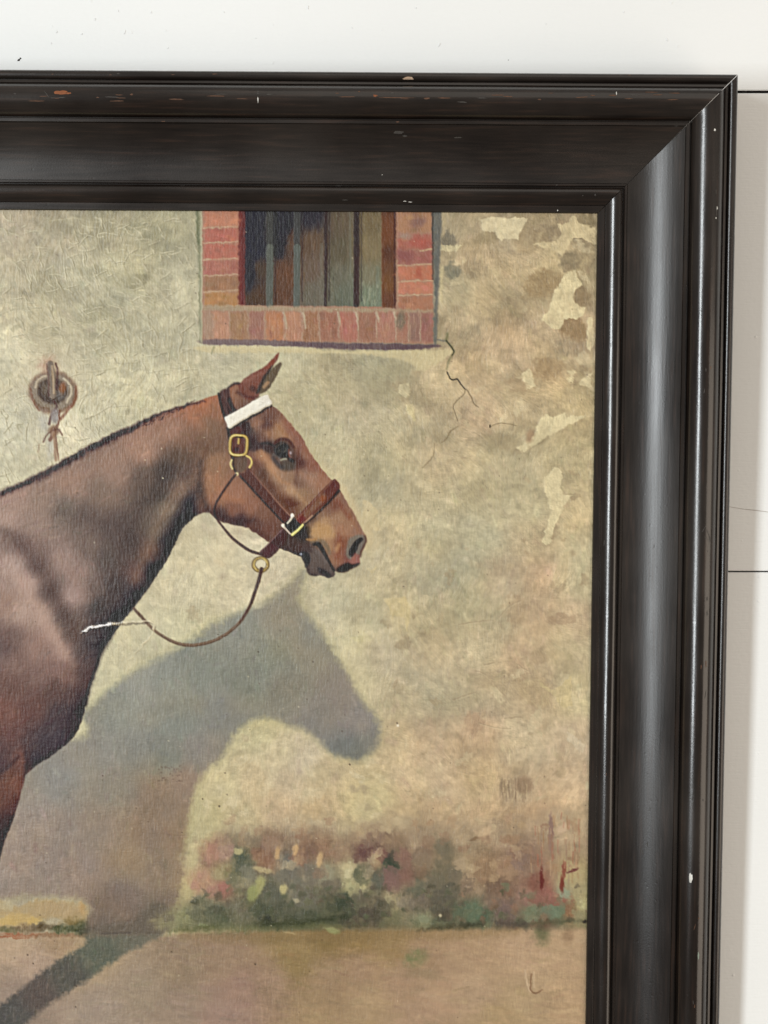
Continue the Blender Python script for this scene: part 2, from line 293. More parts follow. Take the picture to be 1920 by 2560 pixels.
    for i in range(430):
        x = R.uniform(0, 500); y = R.uniform(540, 1160) if R.rand() < .8 else R.uniform(1150, 1230); 
        if y > 1231 - .48 * x: continue
        L_ = R.uniform(10, 46); an = R.choice([1.2, .1, -.3, .8]) + R.normal(0, .3); dx, dy = math.cos(an) * L_ / 2, math.sin(an) * L_ / 2; b_ = R.normal(0, L_ * .12)
        pp = [(x - dx, y - dy), (x + b_, y - b_), (x + dx, y + dy)]; hh_ = R.uniform(.12, .4)
        P.line([(a + 2.2, b + 1) for a, b in pp], [1, 3, 1.5], (142, 133, 104), .6, 1.6, 1.5, -hh_ * .5); P.line(pp, [1, 3.2, 1.5], (222, 213, 178), .55, 1.6, 1.5, hh_)
    for i in range(120):
        x = R.uniform(480, 1480); y = R.uniform(880, 2050); L_ = R.uniform(8, 30); an = 1.2 + R.normal(0, .7); dx, dy = math.cos(an) * L_ / 2, math.sin(an) * L_ / 2
        P.line([(x - dx, y - dy), (x + dx, y + dy)], 2.4, (206, 188, 148), .3, 1.8, 1.5, R.uniform(.05, .16))
    P.c *= (1 + .03 * sst(fnoise(20, 15, 17, 2) + .06 * drag - .1, .12) - .035 * sst(fnoise(17, 13, 18, 2) + .06 * drag - .12, .1) + .018 * vnoise(9, 8, 19))[..., None]
    P.c *= (1 + (.011 + .005 * zl + .006 * zr) * drag + .005 * drag2)[..., None]
    # ---- cast shadow painted on the plaster (part of the picture)
    shp = sh('I', [(1000,60),(985,150),(960,280),(1040,400),(1120,510),(1200,640),(1290,780),(1370,930),(1450,1040),(1508,1110),(1510,1260),(1440,1350),(1370,1390),(1290,1370),(1190,1340),(1130,1280),(1060,1220),(980,1170),(880,1140),(800,1100),(700,1090),(600,1130),(520,1200),(470,1280),(420,1370),(340,1430)]) \
        + sh('D', [(260,170),(220,300),(190,450),(178,600),(180,740),(152,900),(140,1000),(108,1100),(50,1180),(0,1205)]) + [(380, 2345), (215, 2330), (214, 2255), (60, 2240), (-300, 2240), (-300, 1800), (180, 1850)] \
        + sh('B', [(560,2150),(620,2125),(680,2070),(756,1996),(840,1936),(940,1868),(1080,1790),(1200,1735),(1400,1610)]) + sh('I', [(100,610),(230,540),(330,460),(450,400),(560,360),(700,310),(820,220),(900,160)])
    halo = [(x, y) for x, y in shp]
    P.fill(halo, (186, 180, 118), .55, 26, 5, True, 0, .3)
    shc = P.field([(740,1480,(140,134,116)),(700,1540,(140,136,120)),(600,1580,(136,136,122)),(680,1640,(132,134,118)),(780,1620,(136,132,116)),(850,1750,(138,130,118)),(900,1800,(136,130,122)),(930,1860,(122,122,114)),(890,1880,(112,114,106)),(800,1780,(134,128,116)),
        (720,1720,(130,128,114)),(620,1700,(126,128,114)),(500,1680,(130,132,118)),(420,1700,(136,138,126)),(350,1720,(142,142,130)),(300,1780,(138,138,124)),(450,1800,(128,130,118)),(550,1780,(132,130,118)),(500,1880,(134,128,116)),(420,1900,(126,126,112)),(330,1880,(132,130,118)),(240,1880,(138,134,122)),
        (150,1950,(136,132,122)),(280,1960,(134,128,114)),(400,1990,(136,118,98)),(460,1950,(142,122,102)),(470,2100,(138,120,98)),(380,2080,(134,116,96)),(250,2080,(140,126,110)),(120,2080,(146,132,118)),(60,2150,(146,132,120)),(200,2180,(144,128,114)),(330,2160,(144,126,102)),(440,2200,(140,122,98)),(300,2260,(124,108,94)),(400,2300,(112,102,88)),(280,2310,(116,104,92)),(440,2260,(128,112,96)),
        (100,2230,(142,128,114)),(-200,2000,(130,122,108))], 20)
    shc *= np.array([1.055, 1.03, 1.01], np.float32) * (1 + .04 * fnoise(60, 60, 62, 3) + .03 * fnoise(20, 24, 63, 2))[..., None]; shc += (np.array([4, 1, -3], np.float32) * np.clip(fnoise(80, 90, 64, 2) * 1.6, -1, 1)[..., None])
    P.fill(shp, shc, 1.0, 14, 6, True, 0, 0.0)
    msk = np.zeros((PH, PW), np.float32); s_, m_ = P.mask(shp, 8, 3); msk[s_] = m_
    P.strokes(2600, (-40, 1420, 960, 2340), (14, 36), (6, 13), .05, lambda x, y: 1.4, .55, .02, 36, msk, .6)
    P.strokes(800, (-40, 1420, 960, 2340), (10, 24), (3, 6), .05, lambda x, y: 1.5, .45, .02, 37, msk, .5)
    # ---- barred window in brick
    P.fill(sh('J', [(108,40),(1478,40),(1478,852),(108,832)]), (164, 122, 98), 1, 2, 1.5, False)
    op = P.field([(*sh('J', [(x, y)])[0], c) for x, y, c in [(400,100,(48,46,56)),(420,300,(46,44,56)),(390,470,(56,48,50)),(440,560,(84,62,44)),(450,420,(82,64,48)),(520,120,(66,56,50)),(580,120,(52,46,50)),(560,260,(52,46,48)),(600,430,(104,70,48)),(590,560,(98,66,46)),(640,260,(96,70,52)),(720,120,(62,54,54)),(760,100,(58,52,56)),
        (760,240,(104,82,62)),(770,400,(108,90,74)),(760,560,(108,100,84)),(930,120,(100,86,66)),(920,300,(98,88,68)),(900,450,(108,104,86)),(960,560,(104,106,88)),(1090,120,(118,102,72)),(1090,300,(128,112,80)),(1090,450,(124,118,92)),(1110,570,(118,126,102))]], 14, (590, 500, 970, 790))
    P.fill(sh('J', [(356,30),(1172,30),(1172,632),(360,625)]), op, 1, 2, 1.5, False)
    P.fill(sh('J', [(362,30),(480,30),(470,230),(430,330),(415,500),(366,510)]), (48, 45, 52), .75, 5, 4)
    P.fill(sh('J', [(530,30),(680,30),(640,170),(600,280),(585,330),(532,335)]), (48, 44, 50), .7, 6, 4)
    P.fill(sh('J', [(700,30),(825,30),(790,130),(700,140)]), (56, 50, 54), .7, 6, 4)
    wm = np.zeros((PH, PW), np.float32); s_, m_ = P.mask(sh('J', [(362,30),(1170,30),(1170,630),(362,622)]), 2, 0, False); wm[s_] = m_
    P.strokes(900, (605, 505, 960, 775), (14, 40), (2.5, 5), .10, lambda x, y: 1.57, .5, .02, 41, wm, .35, .1)
    for x0, x1, top, bot in [(488,530,(70,68,62),(92,94,84)),(650,690,(72,70,66),(94,97,88)),(832,850,(62,46,44),(66,48,46)),(1006,1040,(58,46,44),(66,46,44))]:
        xm = (x0 + x1) / 2; w = (x1 - x0) * .42
        P.line(sh('J', [(xm, 30), (xm, 320)]), w, top, .9, 2, 1.5, .03); P.line(sh('J', [(xm, 280), (xm - 2, 622)]), w, bot, .95, 2, 1.5, .04)
        P.line(sh('J', [(x1 + 12, 60), (x1 + 10, 600)]), 4, (54, 42, 40), .5, 2, 1.5)
    P.line(sh('J', [(985, 60), (985, 600)]), 5, (112, 112, 98), .5, 2, 1.5); P.line(sh('J', [(815, 260), (812, 610)]), 5, (116, 110, 96), .5, 2, 1.5)
    P.line(sh('J', [(1145, 400), (1150, 620)]), 8, (116, 120, 100), .6, 3, 1.5)
    for i in range(26): 
        x, y = sh('J', [(R.uniform(1050, 1150), R.uniform(470, 600))])[0]; P.line([(x, y), (x + R.normal(0, 2), y + R.uniform(6, 16))], 2.2, (150, 152, 126), .6, 1.2, 1, .06)
    # brown jamb right and red reveal left
    P.fill(sh('J', [(1172,30),(1256,30),(1254,640),(1172,640)]), (112, 72, 46), 1, 2, 1.5, False)
    for y, h_, c in [(80,60,(98,62,42)),(180,80,(118,72,46)),(320,50,(82,52,40)),(430,60,(104,72,50)),(500,60,(120,80,44)),(590,50,(98,62,46))]:
        P.dab(*sh('J', [(1212, y)])[0], 15, h_ * .42, c, .6, 0, .6, 3)
    P.line(sh('J', [(1248,40),(1250,640)]), 5, (78, 48, 38), .7, 2, 1)
    P.fill(sh('J', [(322,30),(362,30),(360,622),(318,622)]), (116, 56, 48), 1, 3, 2, False); P.line(sh('J', [(352,40),(350,610)]), 5, (86, 44, 42), .6, 3, 1.5)
    # bricks, left and right columns
    bt = lambda c: tuple((np.array(c) * .72 + np.array((168, 142, 116)) * .28) * R.uniform(.92, 1.07) + R.normal(0, 4, 3))
    rowL = [(66,155),(170,248),(265,350),(362,440),(455,535),(550,625)]; colL = [(186,106,78),(180,100,74),(190,104,76),(176,100,78),(168,102,80),(184,108,80)]
    for (y0, y1), c in zip(rowL, map(bt, colL)):
        P.fill(sh('J', [(122,y0 - 4),(322,y0 - 4),(320,y1 + 4),(120,y1 + 4)]), c, .9, 5, 4.5, False, .04, .25)
        for i in range(7):
            x, y = sh('J', [(R.uniform(130, 310), R.uniform(y0 + 10, y1 - 8))])[0]
            P.dab(x, y, R.uniform(5, 14), R.uniform(3, 7), np.array(c) * R.uniform(.86, 1.12) + R.normal(0, 4, 3), .55, 0, .6, 4)
    for y in (162, 252, 352, 446, 541, 632): P.line(sh('J', [(118,y + 4),(200,y),(320,y - 6)]), 3.0, (196, 168, 134), .7, 2.2, 2.6, .12, True, .5)
    rowR = [(66,185),(205,290),(305,378),(398,470),(490,552),(578,655)]; colR = [(158,106,82),(172,84,68),(164,90,74),(184,102,74),(190,112,80),(178,106,82)]
    for (y0, y1), c in zip(rowR, map(bt, colR)):
        P.fill(sh('J', [(1266,y0 - 4),(1472,y0 - 4),(1474,y1 + 4),(1268,y1 + 4)]), c, .9, 5, 4.5, False, .04, .25)
        for i in range(7):
            x, y = sh('J', [(R.uniform(1275, 1460), R.uniform(y0 + 10, y1 - 8))])[0]
            P.dab(x, y, R.uniform(5, 14), R.uniform(3, 7), np.array(c) * R.uniform(.86, 1.12) + R.normal(0, 4, 3), .55, 0, .6, 4)
    P.dab(*sh('J', [(1385,130)])[0], 18, 14, (120,88,84), .6, 0, .6, 4); P.dab(*sh('J', [(1400,250)])[0], 22, 11, (178,86,72), .55, 0, .6, 4); P.dab(*sh('J', [(1310,330)])[0], 20, 16, (138,84,80), .7, 0, .6, 4)
    P.dab(*sh('J', [(1310,210)])[0], 18, 8, (160,136,116), .8, 0, .6, 4); P.dab(*sh('J', [(1390,430)])[0], 8, 14, (166,82,62), .6, 0, .6, 3)
    for y in (386, 481, 562, 664): P.line(sh('J', [(1270,y + 4),(1370,y),(1472,y - 4)]), 3.0, (196, 166, 130), .75, 2, 2.6, .12, True, .5)
    P.line(sh('J', [(1400,300),(1470,292)]), 4, (200,172,130), .7, 2, 2, .1)
    P.line(sh('J', [(1262,360),(1264,640)]), 4, (170, 140, 112), .6, 2, 2)
    # soldier course and its mortar
    P.fill(sh('J', [(108,622),(1480,650),(1480,672),(108,654)]), (166, 144, 114), .85, 4, 3, False, .04, .2)
    xs = [165,270,380,480,595,700,800,915,1030,1140,1255,1330,1400,1476]
    cs = [(172,112,88),(166,110,88),(158,108,88),(178,106,70),(176,106,80),(170,104,76),(166,104,82),(164,100,80),(168,106,86),(164,104,86),(162,96,82),(150,100,84),(160,98,82)]
    cs = [bt(c) for c in cs]
    for i in range(13):
        a0, a1 = xs[i] + 10, xs[i + 1] - 12
        P.fill(sh('J', [(a0 - 8,664),(a1 + 8,666),(a1 + 11,838),(a0 - 6,834)]), cs[i], .82, 6, 5, False, .04, .3)
        for q in range(6):
            x, y = sh('J', [(R.uniform(a0, a1), R.uniform(680, 825))])[0]; P.dab(x, y, R.uniform(3, 8), R.uniform(6, 14), np.array(cs[i]) * R.uniform(.85, 1.12) + R.normal(0, 4, 3), .5, 0, .6, 4)
    for x in (600, 712, 918, 1025, 1148, 1252): 
        P.line(sh('J', [(x - 6,668),(x + 2,700),(x + 8,740 + R.uniform(-20, 50))]), [6, 5, 2], (190, 172, 142), .85, 2, 2, .15)
    for x in xs[1:-1]: P.line(sh('J', [(x,662),(x + 2,750),(x + 4,836)]), 3.6, (172, 146, 120), .65, 2.2, 3, .08, True, .5)
    P.dab(*sh('J', [(1285,715)])[0], 11, 22, (118, 108, 88), .8, 0, .5, 4); P.dab(*sh('J', [(140,740)])[0], 14, 40, (168,142,116), .7, 0, .6, 5)
    for i in range(70):
        x, y = sh('J', [(R.uniform(130, 1460), R.uniform(668, 840))])[0]; P.line([(x, y), (x + R.normal(0, 1), y + R.uniform(8, 22))], 2, (196, 160, 132) if R.rand() < .6 else (140, 92, 78), .4, 1.5, 1, .05)
    wm = np.zeros((PH, PW), np.float32); s_, m_ = P.mask(sh('J', [(112,30),(1476,30),(1476,845),(112,825)]), 2, 0, False); wm[s_] = m_
    P.strokes(1600, (505, 505, 1085, 860), (6, 16), (2.5, 5), .06, lambda x, y: 1.5, .45, .03, 42, wm, .35, .4)
    P.fill(sh('J', [(130,826),(500,832),(900,845),(1475,856),(1480,874),(1300,888),(925,884),(600,866),(300,858),(120,852)]), (98, 76, 80), .9, 3, 2.5, True, 0, .1)
    P.fill(sh('J', [(130,826),(560,834),(560,858),(130,850)]), (136, 116, 108), .6, 4, 3)
    P.fill(sh('J', [(120,862),(700,880),(925,895),(1480,888),(1590,890),(1560,930),(1480,985),(1390,1015),(1360,980),(1250,940),(1000,912),(740,910),(600,905),(400,905),(110,900)]), (204, 188, 142), .8, 4, 4, True, .05, .15)
    # edges of the surround
    P.line(sh('J', [(88,50),(92,400),(100,840)]), [9, 7, 6], (124, 122, 90), .7, 3, 3); P.line(sh('J', [(76,60),(84,260)]), 6, (92, 98, 66), .6, 3, 3); P.line(sh('J', [(104,60),(104,840)]), 4, (190, 178, 146), .6, 2, 2, .06)
    P.line(sh('J', [(180,870),(165,910)]), 4, (140, 136, 100), .7, 2, 2)
    P.fill(sh('J', [(1472,30),(1524,30),(1516,400),(1504,600),(1500,830),(1478,830),(1482,500)]), (104, 102, 94), .9, 4, 3, True, 0, .15)
    P.line(sh('J', [(1472,60),(1474,470)]), 4, (62, 58, 54), .7, 2, 2)
    P.line(sh('F', [(432,880),(438,1010),(455,1035),(520,1042)]), 4, (112, 110, 98), .8, 2, 1.5)
    P.line(sh('F', [(530,990),(520,1040),(555,1080),(576,1120),(562,1150),(535,1200),(526,1250)]), [6, 6, 5, 5, 4, 5, 3], (104, 104, 66), .65, 4, 2); P.line(sh('F', [(520,1042),(556,1085),(576,1122),(564,1148)]), 3, (62, 60, 42), .9, 1.5, 1)
    crk = (52, 46, 36)
    P.line(sh('F', [(526,1272),(540,1310),(570,1330),(605,1325),(630,1365),(665,1400)]), [2, 2.4, 4, 2.4, 3, 2], crk, .95, 1.2, 2.5, -.2)
    P.line(sh('F', [(668,1402),(700,1450),(720,1500),(760,1535)]), [2.2, 2.5, 2], (112, 96, 68), .8, 1.4, 1, -.1); P.line(sh('F', [(660,1405),(650,1440),(580,1510),(580,1560),(605,1635)]), 2, (116, 100, 72), .8, 1.4, 1, -.1)
    P.line(sh('G', [(680,180),(625,215),(600,265),(560,295)]), [1.5, 4, 3.5, 1.5], (136, 118, 84), .8, 1.6, 1, -.06); P.line(sh('G', [(515,300),(510,370),(485,415),(430,470)]), [1.5, 3, 3, 1.5], (144, 126, 92), .8, 1.6, 1, -.06)
    P.line(sh('F', [(850,1678),(930,1650),(1040,1670)]), 1.8, (128, 110, 78), .8, 1.4, 1); P.dab(*sh('F', [(850,1676)])[0], 3, 3, (70, 52, 36), .9)
    P.line(sh('G', [(1300,30),(1340,190),(1160,290)]), 3, (176, 140, 104), .0)
    P.dab(*sh('G', [(1175,250)])[0], 9, 16, (168, 132, 98), .6, .3, .6, 3)
    # ---- iron ring and rope on the plaster
    P.dab(*sh('K', [(395,1330)])[0], 72, 82, (206, 190, 156), .5, 0, .9, 6)
    P.dab(*sh('K', [(355,1230)])[0], 22, 24, (182, 144, 118), .6, 0, .7, 5, grain=.5)
    P.dab(*sh('K', [(392,1425)])[0], 61, 53, (112, 74, 52), .85, .1, .14, 3)
    P.dab(*sh('K', [(392,1422)])[0], 56, 48, (138, 121, 100), 1, .1, .12, 3, h=.08)
    P.line(sh('K', [(262,1390),(285,1330),(340,1300)]), 5, (196, 178, 148), .8, 2, 1.5, .06); P.line(sh('K', [(470,1320),(520,1370),(528,1430),(495,1500)]), 5, (200, 184, 154), .8, 2, 1.5, .06); P.line(sh('K', [(250,1480),(300,1530),(360,1545)]), 5, (116, 86, 60), .7, 2, 1.5)
    P.line(sh('K', [(225,1400),(240,1480),(290,1560)]), 4, (128, 84, 58), .8, 2, 1.5); P.line(sh('K', [(560,1380),(555,1480),(500,1560),(450,1620)]), [4, 6, 7, 8], (132, 84, 58), .8, 3, 1.5)
    P.dab(*sh('K', [(388,1415)])[0], 37, 33, (78, 60, 46), 1, .1, .14, 2); P.dab(*sh('K', [(458,1400)])[0], 9, 18, (148, 92, 52), .8, .2, .5, 2); P.dab(*sh('K', [(440,1450)])[0], 12, 10, (112, 108, 104), .7, 0, .6, 2); P.dab(*sh('K', [(330,1400)])[0], 8, 16, (112, 96, 76), .7, 0, .6, 2)
    P.line(sh('K', [(372,1210),(382,1290),(388,1370),(392,1450)]), [14, 19, 19, 16], (122, 104, 86), 1, 2, 1.5, .08); P.line(sh('K', [(345,1215),(358,1300),(362,1450)]), 4, (96, 60, 42), .8, 2, 1); P.line(sh('K', [(410,1210),(425,1260),(418,1400)]), 5, (84, 50, 38), .85, 2, 1); P.line(sh('K', [(385,1230),(395,1330),(398,1430)]), 5, (188, 160, 122), .7, 2, 1)
    P.dab(*sh('K', [(330,1640)])[0], 11, 20, (168, 166, 166), .4, 0, .8, 4); P.dab(*sh('B', [(350,330)])[0], 9, 30, (172, 168, 160), .45, 0, .8, 4)
    P.line(sh('K', [(400,1490),(420,1530),(380,1600),(365,1660)]), [5, 6, 8, 6], (88, 56, 44), .9, 2, 1.5); P.dab(*sh('K', [(408,1600)])[0], 10, 18, (146, 136, 130), .9, .1, .4, 2, h=.06); P.line(sh('K', [(440,1560),(435,1640),(400,1720),(370,1775)]), [5, 5, 9, 9], (120, 78, 58), .85, 2, 1.5)
    P.dab(*sh('B', [(375,210)])[0], 15, 12, (128, 92, 66), .9, .3, .4, 3); P.line(sh('B', [(300,290),(330,235),(400,200),(430,240)]), 4, (104, 66, 48), .8, 2, 1.5); P.line(sh('B', [(365,225),(378,300),(385,420)]), [9, 7, 6], (156, 122, 92), .9, 2, 1.5, .04); P.line(sh('B', [(385,240),(395,330),(405,420)]), 3.5, (112, 68, 48), .8, 1.5, 1)
    P.line(sh('B', [(270,310),(262,360)]), 3, (150, 118, 96), .6, 2, 2)
    # ---- ground, verge and flower bed
    gr = P.field([(40,2345,(178,152,122)),(150,2350,(168,140,108)),(100,2420,(176,150,126)),(220,2380,(180,154,118)),(60,2490,(150,130,112)),(350,2480,(160,140,116)),(250,2540,(166,146,126)),(450,2420,(152,130,104)),(450,2520,(158,136,114)),(560,2400,(156,130,104)),(600,2470,(158,128,108)),(560,2540,(160,132,114)),(680,2450,(160,132,106)),(720,2340,(152,128,86)),
        (820,2345,(140,116,74)),(740,2410,(150,126,84)),(900,2350,(146,120,78)),(820,2440,(164,136,104)),(900,2420,(166,136,106)),(800,2520,(168,140,104)),(920,2500,(174,146,110)),(980,2370,(154,128,88)),(1060,2380,(168,138,106)),(1000,2450,(168,138,108)),(1100,2450,(176,146,114)),(1200,2370,(176,146,112)),(1180,2480,(176,148,116)),(1300,2390,(182,152,118)),
        (1300,2500,(174,148,112)),(1420,2380,(184,154,118)),(1440,2500,(180,150,114)),(1050,2540,(172,142,112)),(1250,2550,(172,146,108)),(-300,2500,(150,130,108)),(-900,2600,(160,138,110)),(-1500,2600,(165,140,110)),(300,2850,(160,136,110)),(1000,2850,(165,140,108)),(1400,2800,(170,142,110))], 25, (SX0, 2300, SX1, SY1))
    P.fill([(-1720,2332),(0,2328),(214,2336),(400,2338),(560,2330),(760,2322),(1000,2326),(1250,2322),(1500,2318),(1520,2950),(-1720,2950)], gr, 1, 5, 3, False)
    gm = np.zeros((PH, PW), np.float32); s_, m_ = P.mask([(-1720,2336),(560,2332),(1520,2322),(1520,2950),(-1720,2950)], 3, 1, False); gm[s_] = m_
    P.c *= (1 + gm * (.05 * n1 + .04 * fnoise(70, 20, 61, 3) + .025 * n3))[..., None]
    P.strokes(2600, (-40, 2330, 1500, 2640), (18, 52), (4, 11), .04, lambda x, y: .12, .5, .02, 43, gm, .6, .25)
    P.strokes(700, (-1680, 2330, 1500, 2920), (30, 80), (8, 20), .04, lambda x, y: .12, .5, .02, 44, gm, .6, .25)
    P.dab(*sh('E', [(390,1370)])[0], 26, 18, (126, 124, 84), .75, -.3, .8, 5, grain=.5); P.dab(*sh('E', [(1255,1190)])[0], 20, 30, (112, 108, 76), .8, 0, .6, 5, grain=.3); P.dab(*sh('E', [(1440,1210)])[0], 14, 22, (146, 118, 88), .7, .4, .7, 5); P.dab(*sh('E', [(450,1480)])[0], 40, 12, (140, 122, 92), .5, .2, .8, 5)
    P.line(sh('E', [(1140,1450),(1160,1560),(1180,1600)]), [3, 6, 4], (202, 174, 138), .8, 2, 1.5, .15); P.line(sh('E', [(1185,1480),(1180,1580),(1215,1610),(1260,1590)]), [3, 4, 5, 3], (136, 104, 76), .8, 2, 1.5); P.line(sh('E', [(1200,1470),(1205,1570)]), 4, (200,172,136), .6, 2, 1.5, .12)
    # painted shadow of the leg on the ground
    P.fill(sh('C', [(610,1600),(850,1590),(1010,1590),(1120,1590),(1000,1660),(850,1740),(700,1840),(560,1930),(420,2020),(300,2110),(160,2230),(60,2330),(-700,2900),(-1200,2900),(-300,2300),(0,2080),(100,2010),(200,1920),(300,1840),(420,1760),(540,1690),(600,1640)]),
        P.field([(360,2350,(112,108,92)),(250,2400,(98,100,84)),(180,2450,(92,88,78)),(100,2500,(96,84,76)),(40,2540,(88,84,78)),(400,2345,(116,110,92)),(-200,2700,(96,88,80))], 20, (-500, 2300, 600, 2930)), .96, 9, 7, True, 0, .1)
    sm_ = np.zeros((PH, PW), np.float32); s_, m_ = P.mask(sh('C', [(610,1600),(1010,1590),(850,1740),(560,1930),(300,2110),(60,2330),(-200,2400),(0,2080),(200,1920),(420,1760)]), 6, 2); sm_[s_] = m_
    P.strokes(900, (-20, 2330, 420, 2580), (10, 26), (3, 7), .06, lambda x, y: 1.4, .5, .02, 45, sm_, .5)
    # lit wall foot behind the leg
    P.fill(sh('C', [(-20,1330),(60,1400),(180,1380),(260,1350),(400,1355),(500,1375),(592,1390),(596,1500),(500,1510),(430,1480),(280,1490),(180,1540),(60,1530),(-20,1540)]), (176, 150, 104), .9, 6, 6, True, .04, .2)
    for x, y, rx, ry, c in [(60,1500,30,12,(200,168,96)),(130,1470,30,12,(196,164,100)),(240,1500,22,8,(204,170,96)),(30,1390,24,14,(186,170,130)),(560,1410,10,14,(190,148,90)),(400,1420,60,18,(176,150,110))]:
        P.dab(*sh('C', [(x, y)])[0], rx, ry, c, .7, 0, .6, 6, h=.06)
    for x, y, rx, ry, c in [(60,1560,40,7,(104,96,60)),(200,1550,34,9,(108,84,54)),(330,1540,30,10,(88,72,46)),(430,1560,26,11,(78,80,48)),(540,1540,24,18,(72,74,46)),(580,1580,14,10,(60,60,40)),(480,1500,22,10,(128,108,64)),(150,1590,50,4,(150,84,50)),(90,1610,50,3,(158,96,62)),(400,1600,60,5,(140,108,76))]:
        P.dab(*sh('C', [(x, y)])[0], rx, ry, c, .75, 0, .6, 6, grain=.3)
    # foot of the wall in shade
    P.fill(sh('C', [(600,1540),(900,1500),(1000,1420),(1120,1370),(1200,1470),(1180,1520),(1100,1595),(900,1600),(610,1605)]), (104, 94, 80), .7, 10, 6)
    P.line(sh('C', [(700,1585),(900,1580)]), 4, (88, 78, 70), .6, 3, 2)
    # flower bed: light ground first, then dabs
    P.fill(sh('D', [(185,760),(330,520),(440,480),(560,560),(700,700),(640,900),(430,950),(250,1000),(190,1130),(120,1150)]), (196, 178, 122), .75, 14, 10, True, .04, .2)
    bed = [(350,640,55,60,(176,122,94)),(450,640,60,60,(178,136,110)),(330,700,40,40,(150,112,84)),(300,810,40,40,(188,140,104)),(250,870,40,30,(190,136,104)),(360,890,55,40,(178,124,100)),(440,880,35,30,(168,104,86)),(420,780,40,35,(170,150,100)),
        (570,720,55,75,(96,98,72)),(560,660,35,35,(88,94,70)),(610,800,55,60,(134,128,100)),(520,830,50,50,(128,122,88)),(480,790,35,30,(112,110,68)),(700,640,70,60,(148,106,76)),(640,560,70,50,(146,124,92)),(760,580,90,60,(158,122,92)),(740,700,50,40,(150,104,74)),(690,610,25,22,(124,86,60)),
        (860,710,50,55,(122,116,100)),(830,790,60,60,(118,110,88)),(910,760,60,70,(124,116,96)),(970,690,60,50,(150,108,80)),(1030,640,35,70,(140,104,78)),(1000,740,55,50,(128,116,94)),(1060,800,70,60,(124,114,92)),(1150,780,70,60,(150,142,106)),(1230,640,55,70,(162,128,94)),(1120,620,40,40,(154,114,82)),
        (300,980,80,40,(128,122,88)),(240,1060,50,50,(122,118,86)),(380,1060,75,60,(110,110,80)),(420,1080,45,50,(92,98,70)),(540,1040,90,60,(128,120,92)),(640,980,60,60,(100,98,66)),(700,1040,70,80,(88,90,68)),(780,920,90,70,(106,104,82)),(860,1040,90,80,(100,98,74)),(990,960,90,60,(128,120,98)),(1000,1050,60,60,(108,106,84)),
        (1100,950,90,60,(116,108,84)),(1160,1030,80,60,(92,92,66)),(1260,980,60,60,(72,78,56)),(1350,1000,60,70,(110,102,76)),(1200,880,80,50,(122,110,86)),(950,880,60,60,(120,114,92)),(760,850,50,40,(110,106,78)),(1300,1060,70,40,(84,82,62)),(1080,1080,70,40,(80,84,62)),(950,1100,120,30,(72,76,56)),(760,1120,100,18,(62,62,46)),
        (1310,880,35,30,(176,168,112)),(1310,760,22,70,(196,182,128)),(1420,880,40,25,(184,172,112)),(1390,800,60,65,(106,106,74)),(1450,760,55,30,(100,94,74)),(1400,640,75,55,(116,76,66)),(1450,560,90,60,(134,102,80)),(1400,520,22,40,(180,150,108)),(1540,640,60,50,(128,84,72)),(1500,860,50,60,(100,98,78)),(1600,840,70,100,(144,104,90)),
        (1600,660,30,30,(84,76,60)),(1590,720,20,40,(76,82,62)),(1480,690,70,16,(192,170,124)),(1540,1020,70,80,(108,94,72)),(1600,960,25,40,(180,162,112)),(1600,1050,45,35,(164,148,98)),(1450,1080,100,40,(92,78,64)),(1420,950,50,50,(112,98,76)),(1350,1140,90,18,(88,74,58)),(1620,560,60,70,(150,118,86))]
    rb = np.random.RandomState(77)
    bedE = [(60,850,80,60,(112,104,78)),(200,690,60,50,(110,92,74)),(240,740,35,50,(74,80,60)),(215,660,30,25,(70,70,54)),(300,680,80,70,(146,104,84)),(220,860,80,90,(146,106,92)),(320,800,60,60,(148,104,84)),(380,880,60,60,(106,104,80)),(220,950,40,50,(172,156,110)),(320,980,60,40,(150,132,104)),(200,1060,60,40,(164,148,104)),(60,1090,120,40,(92,78,62)),
        (420,700,70,70,(142,118,88)),(440,640,70,50,(140,112,84)),(580,760,60,160,(118,106,78)),(580,620,40,80,(126,112,84)),(660,780,40,60,(122,108,82)),(520,860,80,80,(112,102,78)),(620,900,90,80,(102,96,76)),(700,740,45,40,(178,150,108)),(560,980,100,70,(108,98,78)),(420,1000,80,60,(120,104,84)),(740,880,60,60,(132,108,84)),(760,860,40,14,(184,152,110)),
        (700,1050,70,60,(92,102,74)),(800,1040,80,60,(98,114,82)),(860,1060,50,50,(88,104,76)),(560,1070,60,50,(86,72,58)),(440,1100,60,24,(150,152,108)),(560,1125,70,24,(110,112,82)),(960,900,90,90,(132,100,74)),(900,980,60,60,(136,110,86)),(1000,1000,70,60,(136,106,92)),(1000,1060,60,50,(118,96,86)),(860,760,90,90,(158,122,84)),(1000,760,90,90,(160,124,88)),
        (1100,700,60,60,(144,112,94)),(1150,740,60,80,(148,114,88)),(1230,860,50,90,(150,92,70)),(1290,920,60,40,(160,96,78)),(1260,960,110,40,(156,100,80)),(1150,960,70,50,(152,112,92)),(1380,980,60,30,(168,98,74)),(1180,1050,80,60,(118,128,92)),(1300,1060,80,60,(116,132,98)),(1380,1050,60,60,(112,128,92)),(1280,1080,35,35,(120,66,50)),(1450,1050,22,80,(150,104,66)),
        (1480,800,80,100,(182,158,100)),(1520,920,50,110,(176,158,104)),(1430,880,50,60,(172,156,108)),(1400,930,40,40,(150,160,124)),(1520,1080,40,50,(150,138,92)),(1540,1000,12,60,(196,186,120))]
    obs = [(*sh('D', [(x, y)])[0], c) for x, y, rx, ry, c in bed] + [(*sh('E', [(x, y)])[0], c) for x, y, rx, ry, c in bedE if x > 230]
